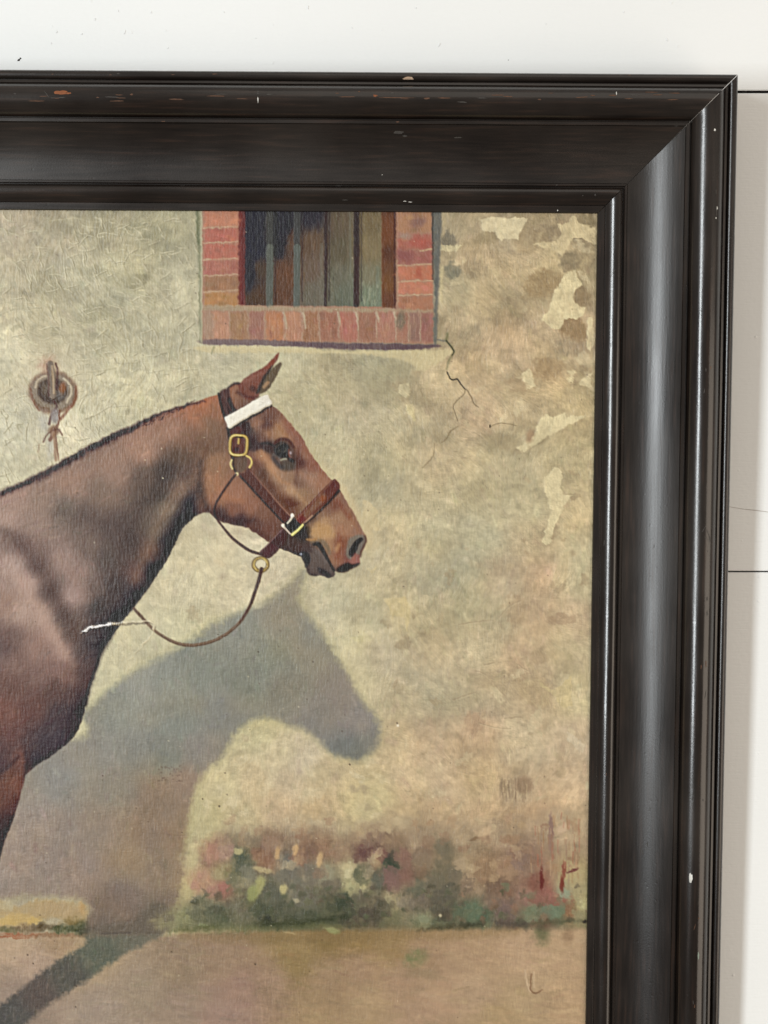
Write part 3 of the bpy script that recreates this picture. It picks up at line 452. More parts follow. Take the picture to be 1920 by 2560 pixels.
    obs += [(x, y, c) for x, y, c in wall if 1900 < y < 2120 and x > 500] + [(480,2150,(190,174,124)),(470,2230,(182,166,112)),(470,2290,(150,146,96)),(1480,2100,(184,154,114)),(1400,2080,(184,156,118)),(1250,2080,(180,152,114)),(1120,2070,(178,150,112)),(980,2060,(184,158,116)),(860,2060,(186,164,124)),(740,2050,(186,164,128)),(620,2070,(180,162,124))]
    bf = P.field(obs, 10, (300, 1900, 1510, 2440), 1.8); bl = bf @ np.array([.3, .59, .11], np.float32); bf += (bl[..., None] - bf) * .15; bf *= (1 - .05 * sst(pm - .1, .08) + .06 * n3)[..., None]
    s_, m_ = P.mask([(478,2120),(560,2070),(700,2056),(850,2064),(1000,2044),(1150,2054),(1300,2044),(1505,2054),(1505,2360),(450,2360),(462,2240)], 30, 10, True, 18)
    P.put(s_, m_ * .92 * np.clip((2330 + 5 * P.wy2[s_] - YYn[s_]) / 14, 0, 1), bf, 0, .2)
    allb = [(sh('D', [(x, y)])[0], rx, ry, c) for x, y, rx, ry, c in bed] + [(sh('E', [(x, y)])[0], rx, ry, c) for x, y, rx, ry, c in bedE if x > 230]
    for kk in rb.permutation(len(allb)):
        q, rx, ry, c = allb[kk]; c = np.array(c, float); c = c * .76 + c @ np.array([.3, .59, .11]) * .24
        P.dab(q[0] + rb.normal(0, 3), q[1] + rb.normal(0, 3), rx * .34, ry * .34, c * rb.uniform(.94, 1.05), .6, rb.uniform(-.6, .6), .2, 11, h=.05, grain=.35)
    bm = np.zeros((PH, PW), np.float32); s_, m_ = P.mask([(480,2090),(700,2070),(1000,2070),(1490,2050),(1490,2320),(440,2330)], 24, 8); bm[s_] = m_
    P.strokes(1700, (440, 2050, 1495, 2335), (8, 22), (4, 9), .07, lambda x, y: 1.4, .6, .04, 46, bm, .35, .8)
    ft = np.clip((YYn - 2215) / 95, 0, 1) * bm * np.clip(1.05 - np.abs(XXn - 820) / 480, .2, 1)
    P.c += (np.array((84, 86, 62), np.float32) - P.c) * np.clip(ft * .5 * (1 + .9 * n2) * np.clip((2332 - YYn) / 12, 0, 1), 0, .8)[..., None]
    for i in range(190):
        x = rb.uniform(480, 1480); y = rb.uniform(2215, 2318); c = [(86,88,64),(96,98,72),(110,108,80),(84,80,62),(104,92,74)][rb.randint(5)]
        if x > 1150 and rb.rand() < .5: c = [(132,100,78),(150,112,86),(116,120,90)][rb.randint(3)]
        P.dab(x, y, rb.uniform(4, 12), rb.uniform(4, 12), c, rb.uniform(.3, .55), rb.uniform(-1.5, 1.5), .4, 7, h=.05, grain=.3)
    for i in range(60):
        x = rb.uniform(560, 1440); y = rb.uniform(2050, 2200); P.dab(x, y, rb.uniform(6, 18), rb.uniform(6, 20), [(166,132,98),(150,116,90),(204,182,140),(178,150,112)][rb.randint(4)], rb.uniform(.25, .5), rb.uniform(-.5, .5), .3, 9, h=.04, grain=.4)
    for x, y, rx, ry, c in [(850,895,28,36,(196,182,124)),(810,640,18,45,(196,160,112)),(935,625,20,42,(204,166,116)),(1100,690,22,50,(200,166,118)),(690,860,35,60,(168,164,104)),(940,965,24,14,(170,160,128)),(540,630,30,22,(186,174,124)),(640,920,40,60,(150,152,94)),(710,760,70,20,(186,168,122)),(300,1140,40,16,(138,142,100)),(1190,1175,50,16,(156,152,104)),(900,1195,50,8,(184,160,112))]:
        q = sh('D', [(x, y)])[0]; P.dab(q[0], q[1], rx * .36, ry * .36, c, .85, .2, .4, 3.5, h=.08)
    for x, y, rx, ry, c in [(1255,820,14,80,(104,46,40)),(1395,860,16,60,(118,48,36)),(1410,760,14,60,(138,76,60)),(1470,765,40,10,(110,58,56)),(1130,170,60,60,(150,124,96)),(550,1075,12,14,(204,190,150)),(1320,460,14,90,(140,112,100)),(1400,470,50,26,(206,176,142)),(1320,560,16,90,(150,118,100)),(800,540,40,10,(132,106,78)),(860,500,50,30,(204,176,136))]:
        q = sh('E', [(x, y)])[0]; P.dab(q[0], q[1], rx * .36, ry * .36, c, .8, .0 if rx < ry else -.4, .4, 3, h=.06)
    for i in range(46):   # dry vertical drags upper right of the bed
        x, y = sh('E', [(rb.uniform(960, 1160), rb.uniform(110, 230))])[0]; P.line([(x, y), (x + rb.normal(0, 1), y + rb.uniform(14, 34))], 2.2, (138, 116, 90) if rb.rand() < .7 else (200, 176, 136), .55, 1.5, 1, .04)
    for i in range(70):
        x, y = sh('E', [(rb.uniform(1180, 1520), rb.uniform(360, 800))])[0]; P.line([(x, y), (x + rb.normal(0, 1), y + rb.uniform(10, 40))], 2.4, [(150,116,96),(170,104,80),(200,170,130),(160,120,84)][rb.randint(4)], .45, 1.6, 1, .04)
    # verge line
    P.line(sh('D', [(60,1185),(300,1160),(500,1170),(700,1160),(950,1140),(1150,1145),(1250,1160)]), [8, 22, 22, 20, 22, 16, 6], (106, 106, 70), .75, 10, 6, 0, True, .35)
    P.line(sh('D', [(650,1130),(800,1140),(1000,1120),(1300,1090)]), [5, 14, 14, 8], (66, 68, 48), .7, 9, 6, 0, True, .3)
    P.line(sh('E', [(390,1180),(560,1160),(700,1150),(850,1130)]), [3, 10, 18, 8], (66, 64, 48), .75, 8, 6, 0, True, .3); P.line(sh('E', [(940,1120),(1060,1140),(1150,1130)]), [6, 18, 8], (84, 74, 64), .75, 8, 6); P.line(sh('E', [(1180,1130),(1300,1120),(1420,1115),(1560,1112)]), [3, 12, 9, 4], (88, 86, 62), .6, 7, 5)
    P.dab(*sh('E', [(1555,1115)])[0], 6, 4, (52, 44, 38), .8, 0, .6, 3)
    P.line(sh('E', [(-300,1200),(0,1210),(300,1205),(700,1200),(1100,1180)]), [22, 34, 34, 26, 10], (140, 116, 76), .55, 18, 6)
    P.line(sh('D', [(150,1215),(500,1225),(900,1230),(1300,1225)]), [14, 24, 26, 22], (136, 112, 74), .5, 16, 6)
    P.dab(*sh('D', [(1190,1180)])[0], 18, 8, (150, 150, 98), .8, .3, .5, 3, h=.08)
    # ---- the horse
    body = sh('B', [(-60,668),(0,640),(110,590),(230,530),(350,470),(470,400),(590,330),(700,275),(820,210),(900,190),(990,140),(1100,90),(1220,50),(1330,20)]) + sh('A', [(0,500),(100,465),(165,445),(250,388),(310,352),(360,345),(420,440),(520,500),(600,500),(640,545)]) \
        + sh('A', [(665,560),(720,610),(790,690),(860,770),(915,840),(960,930),(1010,1010),(1070,1090),(1130,1165),(1190,1225),(1245,1300),(1300,1390),(1360,1490),(1410,1580),(1450,1655),(1478,1710),(1480,1760),(1458,1820),(1440,1860),(1425,1900),(1425,1950),(1370,1990),(1320,2020),(1250,2035),(1205,2030),(1200,2060),(1170,2085),(1120,2080),(1070,2060),(1020,2065),(985,2050),(960,2010),(940,1950),(905,1900),(850,1880),(780,1850),(720,1825),(660,1790),(600,1760),(540,1720),(470,1670),(420,1640),(340,1620),(250,1600),(180,1580),(130,1550),(90,1510),(48,1500)]) \
        + sh('B', [(1380,790),(1320,830),(1270,880),(1230,950),(1190,1040),(1140,1130),(1080,1220),(1020,1310),(960,1390),(900,1470),(850,1530),(800,1600),(750,1670),(710,1740),(680,1830),(650,1920),(620,2010),(600,2100)]) + sh('C', [(590,20),(575,90),(545,170),(490,250),(420,310),(340,370),(260,420),(200,470),(175,500),(160,570),(135,660),(105,760),(75,850),(45,920),(20,1000),(0,1080)]) \
        + [(-14,2200),(-24,2400),(-30,2560),(-40,2640),(-20,2700),(-40,2740),(-110,2740),(-104,2640),(-110,2420),(-130,2200),(-180,2060),(-300,2010),(-600,2000),(-900,1960),(-1060,1900),(-1120,2050),(-1140,2200),(-1180,2320),(-1170,2480),(-1160,2640),(-1130,2740),(-1210,2745),(-1235,2640),(-1250,2480),(-1270,2300),(-1290,2150),(-1340,1900),(-1370,1600),(-1330,1360),(-1200,1240),(-1000,1200),(-700,1270),(-480,1260),(-300,1190),(-150,1240)]
    bs = [(100,700,(150,115,95)),(50,850,(160,125,105)),(300,700,(138,108,88)),(250,850,(140,110,92)),(500,600,(142,106,84)),(450,750,(115,95,78)),(600,800,(105,82,68)),(700,650,(122,94,74)),(800,500,(142,106,84)),(1000,350,(156,112,86)),(1200,200,(152,106,80)),(1350,100,(158,98,64)),(1450,60,(168,98,58)),(1300,250,(125,86,62)),(1400,330,(108,74,52)),(1250,400,(95,70,52)),
        (1150,500,(74,58,48)),(1000,560,(98,75,60)),(1100,650,(78,62,50)),(1330,530,(92,66,54)),(1250,620,(118,88,68)),(1150,760,(118,98,78)),(1080,900,(104,84,66)),(1330,700,(52,44,48)),(1250,830,(56,44,42)),(1150,950,(60,48,46)),(1020,1050,(108,74,56)),(950,1200,(112,74,60)),(1050,1180,(54,45,46)),(900,1000,(80,62,52)),(800,900,(88,68,58)),(750,1100,(85,68,58)),(600,1000,(110,86,72)),(450,1100,(142,112,97)),(550,1200,(136,106,91)),
        (650,1300,(108,84,72)),(500,1350,(152,120,106)),(700,1430,(70,58,52)),(800,1300,(70,57,52)),(900,1350,(62,50,50)),(780,1500,(56,47,48)),(150,1000,(110,80,68)),(50,920,(120,92,78)),(250,1150,(98,71,61)),(350,1320,(93,69,59)),(450,1500,(93,71,61)),(500,1600,(94,70,58)),(100,1150,(162,130,114)),(200,1250,(167,132,114)),(30,1250,(150,118,100)),(50,1400,(146,110,90)),(150,1450,(166,132,112)),(280,1500,(162,127,107)),(350,1620,(156,119,101)),(420,1750,(150,113,96)),
        (250,1700,(140,103,86)),(100,1650,(115,85,72)),(30,1700,(99,72,65)),(150,1800,(130,96,81)),(250,1900,(120,86,73)),(400,1850,(126,90,77)),(480,1900,(124,85,70)),(380,2000,(93,62,52)),(100,2000,(105,69,56)),(250,2100,(100,63,51)),(500,2050,(83,55,48)),(560,1900,(83,58,50)),(600,1750,(83,62,55)),(650,1700,(60,50,50)),(560,2100,(62,47,48)),(500,2200,(68,48,48)),(50,2200,(110,66,53))]
    cs_ = [(50,50,(115,69,53)),(200,60,(100,61,51)),(400,80,(71,52,52)),(520,60,(60,46,48)),(100,200,(100,60,50)),(50,350,(84,55,52)),(200,250,(80,55,52)),(300,250,(67,52,55)),(400,220,(69,55,58)),(250,380,(60,48,52)),(20,430,(68,47,48)),(120,380,(112,64,47)),(60,480,(106,61,43)),(100,550,(116,69,49)),(30,650,(105,61,46)),(100,700,(94,55,43)),(60,800,(74,45,40)),(20,900,(64,42,40))]
    as_ = [(60,520,(165,98,60)),(120,560,(142,90,60)),(60,750,(126,90,64)),(120,900,(115,80,56)),(150,1050,(140,97,64)),(100,1250,(146,97,63)),(200,1350,(150,95,64)),(330,1350,(150,95,65)),(450,1450,(140,87,60)),(560,1520,(120,76,54)),(300,1480,(128,78,55)),(200,1530,(84,55,46)),(350,1570,(78,50,46)),(500,1600,(98,60,46)),(620,1650,(108,65,48)),
        (500,1080,(112,67,48)),(560,1150,(97,63,46)),(620,1270,(106,64,44)),(720,1400,(110,66,44)),(800,1420,(102,58,38)),(560,1000,(156,104,66)),(640,1110,(162,114,76)),(700,1200,(150,109,77)),(800,1200,(142,103,73)),(500,720,(138,94,70)),(600,720,(100,63,50)),(700,780,(154,108,70)),(620,800,(142,94,62)),(800,750,(142,90,65)),(560,860,(106,68,52)),(600,910,(68,50,46)),(480,850,(84,58,49)),(430,760,(70,56,51)),
        (880,900,(132,84,63)),(950,1000,(142,94,68)),(1000,1080,(137,84,61)),(900,1050,(90,52,42)),(920,1180,(137,98,75)),(1000,1200,(152,108,80)),(1080,1220,(150,98,68)),(880,1250,(120,82,60)),(820,1300,(166,123,86)),(900,1330,(146,107,73)),(960,1400,(140,97,65)),(1000,1550,(108,75,54)),(1060,1500,(130,91,64)),(1130,1450,(124,83,61)),(1250,1380,(136,93,68)),(1200,1430,(120,68,46)),(1330,1500,(140,95,66)),(1250,1550,(152,108,74)),(1100,1600,(166,121,76)),
        (1050,1680,(176,131,79)),(1150,1680,(171,128,82)),(1250,1650,(155,103,69)),(1330,1620,(152,104,70)),(1400,1650,(141,99,74)),(1250,1780,(130,73,46)),(1150,1800,(156,109,70)),(1230,1900,(140,83,56)),(1180,1930,(141,94,64)),(1330,1900,(120,68,55)),(1380,1930,(148,92,77)),(880,1700,(64,50,39)),(800,1780,(74,52,43)),(900,1800,(78,55,46)),(960,1850,(74,55,48)),(930,1920,(50,42,42)),(1050,1900,(95,79,71)),(1120,1970,(80,69,63)),(1040,2000,(90,71,63)),(1150,2050,(68,57,55))]
    pts = [(*sh('B', [(x, y)])[0], c) for x, y, c in bs] + [(*sh('C', [(x, y)])[0], c) for x, y, c in cs_]
    pts += [(-150,1350,(165,135,112)),(-300,1300,(160,128,105)),(-250,1700,(120,84,68)),(-500,1400,(150,112,88)),(-500,1800,(100,66,52)),(-900,1400,(150,112,90)),(-900,1850,(90,58,48)),(-1150,1400,(160,122,98)),(-1250,1800,(110,70,52)),(-1200,2300,(85,55,45)),(-1200,2650,(60,42,38)),(-70,2200,(95,58,44)),(-70,2500,(80,50,42)),(-70,2700,(50,38,36)),(-350,1950,(70,48,44))]
    hair = P.field(pts, 24, (-1480, 960, 760, 2800)); face = P.field([(*sh('A', [(x, y)])[0], c) for x, y, c in as_], 8, (470, 920, 960, 1500))
    # soft hand-over between the two at the throat
    s_, m_ = P.mask(sh('A', [(-40,440),(170,430),(360,300),(800,300),(1600,1500),(1600,2150),(800,2150),(200,1700),(20,1560),(-40,1200),(30,1000),(60,820)]), 26, 0)
    hs = hair; hs[s_] = hs[s_] + (face[s_] - hs[s_]) * m_[..., None]
    for i in range(4):   # light brushing of the halo where the outline was reinforced
        P.line(sh('A', [(1255,1300),(1310,1390),(1370,1490),(1420,1580),(1490,1700),(1490,1780)]), 34 - 5 * i, (206, 184, 138), .22, 9, 4)
    P.line(sh('A', [(720,600),(870,770),(930,840),(1080,1090),(1190,1210)]), 20, (190, 176, 132), .4, 9, 4)
    P.line(sh('B', [(-20,640),(230,520),(470,390),(700,265),(990,130),(1330,15)]), 12, (206, 196, 158), .45, 6, 4)
    for leg in ([(-130,2000),(-60,2050),(-120,2250),(-160,2420),(-170,2600),(-150,2700),(-220,2705),(-225,2600),(-230,2420),(-220,2250),(-210,2050)], [(-960,1950),(-880,2000),(-960,2200),(-1000,2330),(-990,2600),(-970,2690),(-1050,2695),(-1070,2600),(-1080,2330),(-1080,2150),(-1080,2000)]):
        P.fill(leg, (72, 48, 42), 1, 4, 3)
    P.fill([(-1330,1330),(-1400,1400),(-1440,1700),(-1440,2050),(-1400,2260),(-1370,2200),(-1350,1900),(-1330,1600)], (60, 42, 38), 1, 8, 5)
    hl = hs @ np.array([.3, .59, .11], np.float32); hs += (hl[..., None] - hs) * .20; hs *= 1.09; P.fill(body, hs, 1, 2.2, 1.8, True)
    hm = np.zeros((PH, PW), np.float32); s_, m_ = P.mask(body, 2.0, 1.8); hm[s_] = m_
    def ah(x, y):
        if x > 520: return 1.1
        return 2.2 if y > 1500 else (-.5 if y < 1350 else 1.3)
    P.strokes(3800, (-40, 960, 560, 2200), (14, 34), (4, 9), .05, ah, .5, .02, 51, hm, .5, .35)
    P.strokes(1800, (-1400, 1150, -30, 2750), (26, 60), (8, 18), .04, .3, .45, .012, 52, hm, .5, .5)
    P.strokes(1900, (500, 940, 940, 1460), (6, 15), (2.4, 4.5), .045, ah, .5, .015, 53, hm, .5, .6)
    # modelling accents on the neck
    P.line(sh('B', [(20,900),(150,1000),(260,1150),(350,1310),(440,1470),(520,1620)]), [12, 22, 26, 26, 24, 18], (92, 68, 58), .45, 20, 4)
    P.line(sh('B', [(1330,540),(1250,620),(1150,760),(1080,900),(1000,1080),(930,1230)]), [10, 22, 24, 20, 12, 8], (132, 104, 82), .4, 16, 4)
    P.line(sh('B', [(1370,600),(1300,760),(1200,930),(1090,1120),(960,1320),(800,1500)]), [10, 22, 22, 20, 22, 26], (50, 42, 44), .45, 18, 4)
    P.line(sh('B', [(150,1230),(270,1450),(380,1640),(500,1830)]), [14, 22, 20, 10], (176, 142, 122), .35, 18, 4)
    P.line(sh('B', [(1390,420),(1380,560),(1400,680),(1440,760)]), [8, 14, 16, 8], (56, 46, 44), .55, 12, 3)
    P.line(sh('C', [(180,330),(186,430),(172,500)]), [5, 8, 4], (60, 44, 46), .6, 6, 2)
    P.line(sh('C', [(0,470),(60,430),(130,360)]), 7, (64, 44, 44), .6, 7, 2)
    P.line(sh('B', [(420,780),(620,820),(820,900),(900,1050),(820,1300),(740,1480)]), [40, 60, 60, 60, 50, 36], (78, 60, 54), .35, 40, 5)
    P.line(sh('B', [(1180,470),(1080,600),(960,760),(900,950)]), [20, 36, 40, 30], (70, 55, 48), .4, 30, 5)
    P.line(sh('B', [(400,1080),(520,1230),(600,1380)]), [20, 30, 18], (160, 128, 112), .35, 20, 5)
    P.line(sh('B', [(40,1120),(160,1300),(330,1560),(440,1760)]), [16, 24, 22, 12], (178, 146, 128), .4, 20, 5)
    P.line(sh('B', [(300,620),(560,520),(850,380),(1150,210)]), [16, 26, 26, 16], (158, 120, 96), .3, 20, 5)
    P.line(sh('B', [(20,1620),(120,1760),(180,1900)]), [20, 26, 20], (98, 70, 60), .35, 22, 5)
    # mane line
    mane = [(-60,664),(0,644),(110,600),(230,544),(350,486),(470,420),(590,350),(700,296),(820,234),(900,204),(990,150),(1100,98),(1220,57),(1330,27),(1410,4)]
    P.line(sh('B', [(x, y + 8) for x, y in mane[:11]]), [12, 14, 15, 16, 17, 18, 18, 19, 20, 15, 8], (88, 62, 56), .5, 9, 4)
    P.line(sh('B', mane), [10, 11, 12, 13, 13, 14, 14, 15, 17, 13, 9, 6, 5, 4], (76, 53, 51), .8, 5, 4, .02)
    for i in range(120):
        t = R.rand(); x = 0 + t * 480; y = 1231 - t * 232 + 8 * math.sin(t * 9)
        P.line([(x, y + R.uniform(-2, 8)), (x + R.uniform(4, 12), y - R.uniform(0, 8))], 1.8, (60, 38, 40) if R.rand() < .7 else (120, 84, 66), .5, 1.2, 1)
    # chest and jaw rims
    P.line(sh('B', [(790,1605),(740,1680),(705,1750),(672,1840),(640,1930),(612,2020),(592,2110)]), [8, 10, 9, 8, 9, 10], (58, 46, 48), .6, 6, 2)
    for pp, w, c, a in [([(545,950),(590,1030),(650,1130),(720,1220),(800,1250)],[8,14,16,14,8],(176,126,86),.6),([(470,1040),(540,1150),(620,1270),(710,1390),(790,1450)],[10,16,16,16,10],(92,58,42),.5),([(640,690),(720,760),(800,850),(850,930)],[10,16,14,8],(160,112,74),.55),([(470,720),(500,700),(560,690)],[8,10,6],(152,108,80),.5),
            ([(560,740),(610,710),(650,700)],[8,12,8],(92,58,48),.6),([(870,930),(880,1050),(860,1150),(850,1240)],[8,12,9,5],(92,54,42),.5),([(900,1150),(980,1210),(1060,1240)],[10,16,10],(164,118,90),.5),([(780,1290),(840,1320),(900,1370),(950,1420)],[6,12,12,8],(174,132,94),.6),([(760,1390),(820,1430),(880,1420)],[8,14,8],(92,50,34),.6),
            ([(760,700),(860,810),(930,930),(1000,1040),(1100,1160)],[6,10,10,10,8],(150,98,72),.5),([(930,900),(1000,1000)],[4,5],(166,116,90),.4),([(1040,1600),(1120,1640),(1180,1700)],[14,22,14],(184,140,90),.55),([(1230,1700),(1250,1800),(1220,1900)],[10,14,10],(128,68,44),.55),([(1330,1540),(1390,1620),(1420,1680)],[8,12,8],(160,112,78),.5),([(1000,1500),(1080,1480),(1150,1420)],[8,14,10],(104,70,52),.5),
            ([(60,900),(40,1050),(30,1250),(60,1400)],[10,14,14,10],(104,72,54),.45),([(180,1100),(150,1250),(250,1370),(400,1400)],[12,20,24,16],(164,108,74),.45),([(140,1500),(260,1560),(400,1580),(480,1570)],[10,16,16,10],(70,46,42),.6),([(500,1660),(600,1720),(680,1760)],[8,12,8],(84,54,42),.5)]:
        P.line(sh('A', pp), np.array(w) * .62, c, a, 7, 2.5)
    P.strokes(900, (500, 960, 930, 1440), (5, 13), (2, 3.6), .06, ah, .5, .02, 55, hm, .5, .6)
    # ears
    P.fill(sh('A', [(520,450),(600,415),(655,335),(694,262),(728,186),(714,163),(680,188),(640,225),(590,300),(545,380)]), (98, 80, 58), .97, 2, 1.2)
    P.fill(sh('A', [(575,400),(620,350),(600,330),(560,380)]), (168, 130, 92), .8, 2, 1.5)
    P.fill(sh('A', [(330,350),(360,345),(400,308),(470,258),(540,225),(600,180),(650,125),(704,78),(694,130),(665,178),(640,215),(600,280),(560,350),(535,420),(520,470),(440,500),(380,460)]), (124, 74, 58), 1, 2, 1.2)
    P.fill(sh('A', [(650,190),(640,220),(600,290),(560,360),(535,430),(500,440),(520,380),(560,300),(610,230)]), (58, 50, 38), .9, 3, 1.5)
    P.fill(sh('A', [(700,85),(650,135),(600,190),(560,220),(600,220),(660,165)]), (138, 72, 50), .8, 3, 1.5)
    P.line(sh('A', [(400,330),(480,290),(550,260)]), 8, (150, 100, 82), .6, 5, 2); P.dab(*sh('A', [(470,400)])[0], 9, 7, (74, 46, 38), .8, .4, .6, 2); P.dab(*sh('A', [(400,430)])[0], 14, 12, (112, 66, 50), .7, 0, .7, 3)
    P.line(sh('A', [(330,430),(420,470),(520,480)]), 7, (84, 50, 42), .6, 5, 2)
    P.line(sh('A', [(250,390),(300,355),(345,348)]), 6, (58, 38, 36), .8, 3, 1.5)
    # crown strap
    P.fill(sh('A', [(170,440),(255,395),(270,470),(300,550),(340,610),(235,660),(200,580)]), (82, 56, 50), .9, 3, 1.5); P.fill(sh('A', [(270,470),(300,550),(320,600),(270,620),(230,520)]), (60, 38, 36), .7, 4, 1.5)
    P.line(sh('A', [(165,440),(180,520),(205,610),(225,670)]), [5, 6, 6], (46, 36, 36), .95, 2, 1); P.line(sh('A', [(210,430),(240,520),(280,600)]), 3.5, (118, 86, 74), .5, 2, 1)
    # side of face under the strap
    P.fill(sh('A', [(250,755),(365,715),(440,700),(440,800),(480,900),(430,960),(410,1010),(290,1020),(258,880)]), (74, 50, 46), .95, 3, 1.5)
    P.fill(sh('A', [(270,770),(350,730),(370,790),(280,810)]), (96, 58, 48), .8, 4, 1.5)
    P.fill(sh('A', [(440,800),(520,870),(580,900),(640,910),(640,960),(600,950),(540,930),(470,960),(430,880)]), (72, 52, 48), .85, 5, 2)
    P.line(sh('A', [(250,770),(265,870),(275,960),(290,1030)]), 4, (48, 34, 34), .9, 2, 1)
    # browband
    P.line(sh('A', [(250,755),(420,665),(540,605),(640,545)]), [7, 8, 6, 3], (44, 32, 32), .85, 3, 1.5)
    P.fill(sh('A', [(218,655),(300,612),(390,560),(500,495),(600,450),(622,480),(640,535),(575,572),(530,598),(430,652),(340,708),(262,752),(240,710)]), (224, 216, 198), 1, 1.6, 1.6, True, .3)
    P.line(sh('A', [(262,746),(340,702),(430,646),(530,592),(620,545)]), 5, (196, 182, 158), .7, 3, 1.5); 
    bb = np.zeros((PH, PW), np.float32); s_, m_ = P.mask(sh('A', [(218,655),(600,450),(640,535),(262,752)]), 1, 0, False); bb[s_] = m_
    P.strokes(90, (555, 980, 685, 1075), (8, 20), (3, 6), .03, -.5, .6, .12, 54, bb, .3, .5)
    # buckle, ring
    P.fill(sh('A', [(290,830),(390,830),(400,960),(300,975)]), (104, 62, 44), .9, 3, 1, True); P.dab(*sh('A', [(320,940)])[0], 7, 6, (70, 40, 46), .8, 0, .6, 2)
    gold = (184, 154, 82)
    ring = lambda cx, cy, rx, ry, n=22, p=3.6: [(cx + rx * math.copysign(abs(math.cos(t)) ** (2 / p), math.cos(t)) + .06 * (cy - cy), cy + ry * math.copysign(abs(math.sin(t)) ** (2 / p), math.sin(t))) for t in np.linspace(0, 2 * math.pi, n)]
    rg = [(x - .06 * (y - 903), y + .04 * (x - 343)) for x, y in ring(343, 903, 76, 88)]
    P.line(sh('A', rg), 8.5, (92, 66, 36), .9, 2, .6); P.line(sh('A', rg), 6.0, gold, 1, 1.6, .6, .18); P.line(sh('A', rg[4:10]), 2.6, (222, 204, 146), .7, 1.4, .5, .1); P.line(sh('A', rg[12:17]), 2.4, (216, 196, 132), .7, 1.4, .5, .1)
    P.line(sh('A', [(345,830),(342,885)]), 5, gold, .95, 1.5, .6, .15); P.line(sh('A', [(325,830),(380,835)]), 4, (60, 42, 34), .8, 2, .6)
    P.fill(sh('A', [(300,1015),(405,1005),(420,1060),(410,1110),(370,1145),(330,1150),(300,1100)]), (104, 80, 62), .95, 2.5, 1); P.line(sh('A', [(295,1020),(300,1100),(320,1150)]), 4, (56, 38, 34), .9, 2, .8)
    P.line(sh('A', [(283,1035),(272,1070),(288,1112)]), 4.5, (206, 188, 124), .95, 1.6, .6, .12); P.line(sh('A', [(415,998),(450,1020),(462,1060),(440,1102)]), 5, (206, 180, 102), .98, 1.6, .6, .15); P.dab(*sh('A', [(326,1160)])[0], 4.2, 4.2, (224, 206, 146), 1, 0, .5, 1, h=.15)
    # straps
    thr = sh('A', [(318,1165),(230,1280),(150,1410),(128,1490),(150,1560),(200,1625),(270,1712),(370,1795),(450,1845),(545,1875)])
    P.line(thr, [5.5, 5.5, 5.5, 5, 5, 5.5, 6.5, 7.5, 7.5, 7], (72, 40, 37), .96, 1.8, .8, .05); P.line([(x - 1.5, y + 1.5) for x, y in thr[4:]], 2, (128, 92, 76), .45, 1.5, .8)
    P.fill(sh('A', [(345,1165),(395,1150),(438,1108),(520,1210),(640,1360),(760,1500),(835,1580),(765,1605),(720,1560),(600,1430),(480,1300)]), (92, 57, 47), .97, 2, 1, True, .06); P.line(sh('A', [(360,1180),(480,1310),(600,1440),(740,1590)]), 4.5, (52, 32, 32), .85, 2, .8); P.line(sh('A', [(450,1130),(560,1260),(700,1420),(800,1530)]), 3, (148, 106, 88), .65, 1.8, .8)
    P.fill(sh('A', [(1180,1215),(1205,1205),(1240,1240),(1250,1275),(1230,1315),(1120,1420),(1000,1530),(915,1612),(865,1595),(868,1545),(940,1460),(1050,1345),(1120,1270)]), (104, 58, 44), .97, 2, 1, True, .06)
    P.fill(sh('A', [(1090,1330),(1120,1380),(1010,1500),(930,1570),(920,1520),(1000,1430)]), (130, 92, 68), .8, 5, 1.5); P.dab(*sh('A', [(1090,1380)])[0], 8, 8, (140, 72, 38), .7, .4, .7, 2); P.dab(*sh('A', [(905,1560)])[0], 12, 9, (112, 46, 34), .8, .6, .6, 2)
    P.line(sh('A', [(1240,1310),(1120,1440),(1010,1545),(915,1620)]), [7, 6, 5, 4], (58, 40, 36), .8, 2.5, 1); P.line(sh('A', [(1180,1225),(1060,1350),(950,1470),(870,1560)]), 2.5, (160, 112, 84), .45, 1.6, .8); P.line(sh('A', [(1000,1530),(920,1605)]), 4, (176, 138, 110), .8, 1.6, .8)
    P.fill(sh('A', [(735,1650),(770,1700),(755,1765),(650,1890),(590,1910),(530,1862),(600,1790),(680,1710)]), (80, 44, 45), .97, 2, 1, True, .06); P.line(sh('A', [(735,1655),(640,1750),(540,1855)]), 2.6, (140, 108, 100), .6, 1.6, .8)
    P.dab(*sh('A', [(930,1690)])[0], 15, 24, (62, 50, 38), .85, .2, .5, 3)
    P.fill(sh('A', [(750,1605),(830,1550),(860,1575),(910,1630),(832,1700),(780,1660)]), (40, 33, 27), .97, 2, .8); P.line(sh('A', [(822,1522),(812,1560),(778,1600)]), [6, 5, 4], (206, 192, 168), .95, 1.6, .6, .12); P.dab(*sh('A', [(822,1530)])[0], 4.5, 4.5, (228, 214, 190), 1, 0, .5, 1, h=.15); P.line(sh('A', [(735,1618),(770,1655),(802,1692)]), [6, 4.5, 4.5], (186, 168, 150), .95, 1.6, .6, .12); P.dab(*sh('A', [(738,1620)])[0], 4.2, 4.2, (226, 206, 180), 1, 0, .5, 1, h=.15); P.line(sh('A', [(918,1612),(870,1662),(822,1700)]), [5, 6, 7], (212, 196, 118), 1, 1.6, .6, .15)
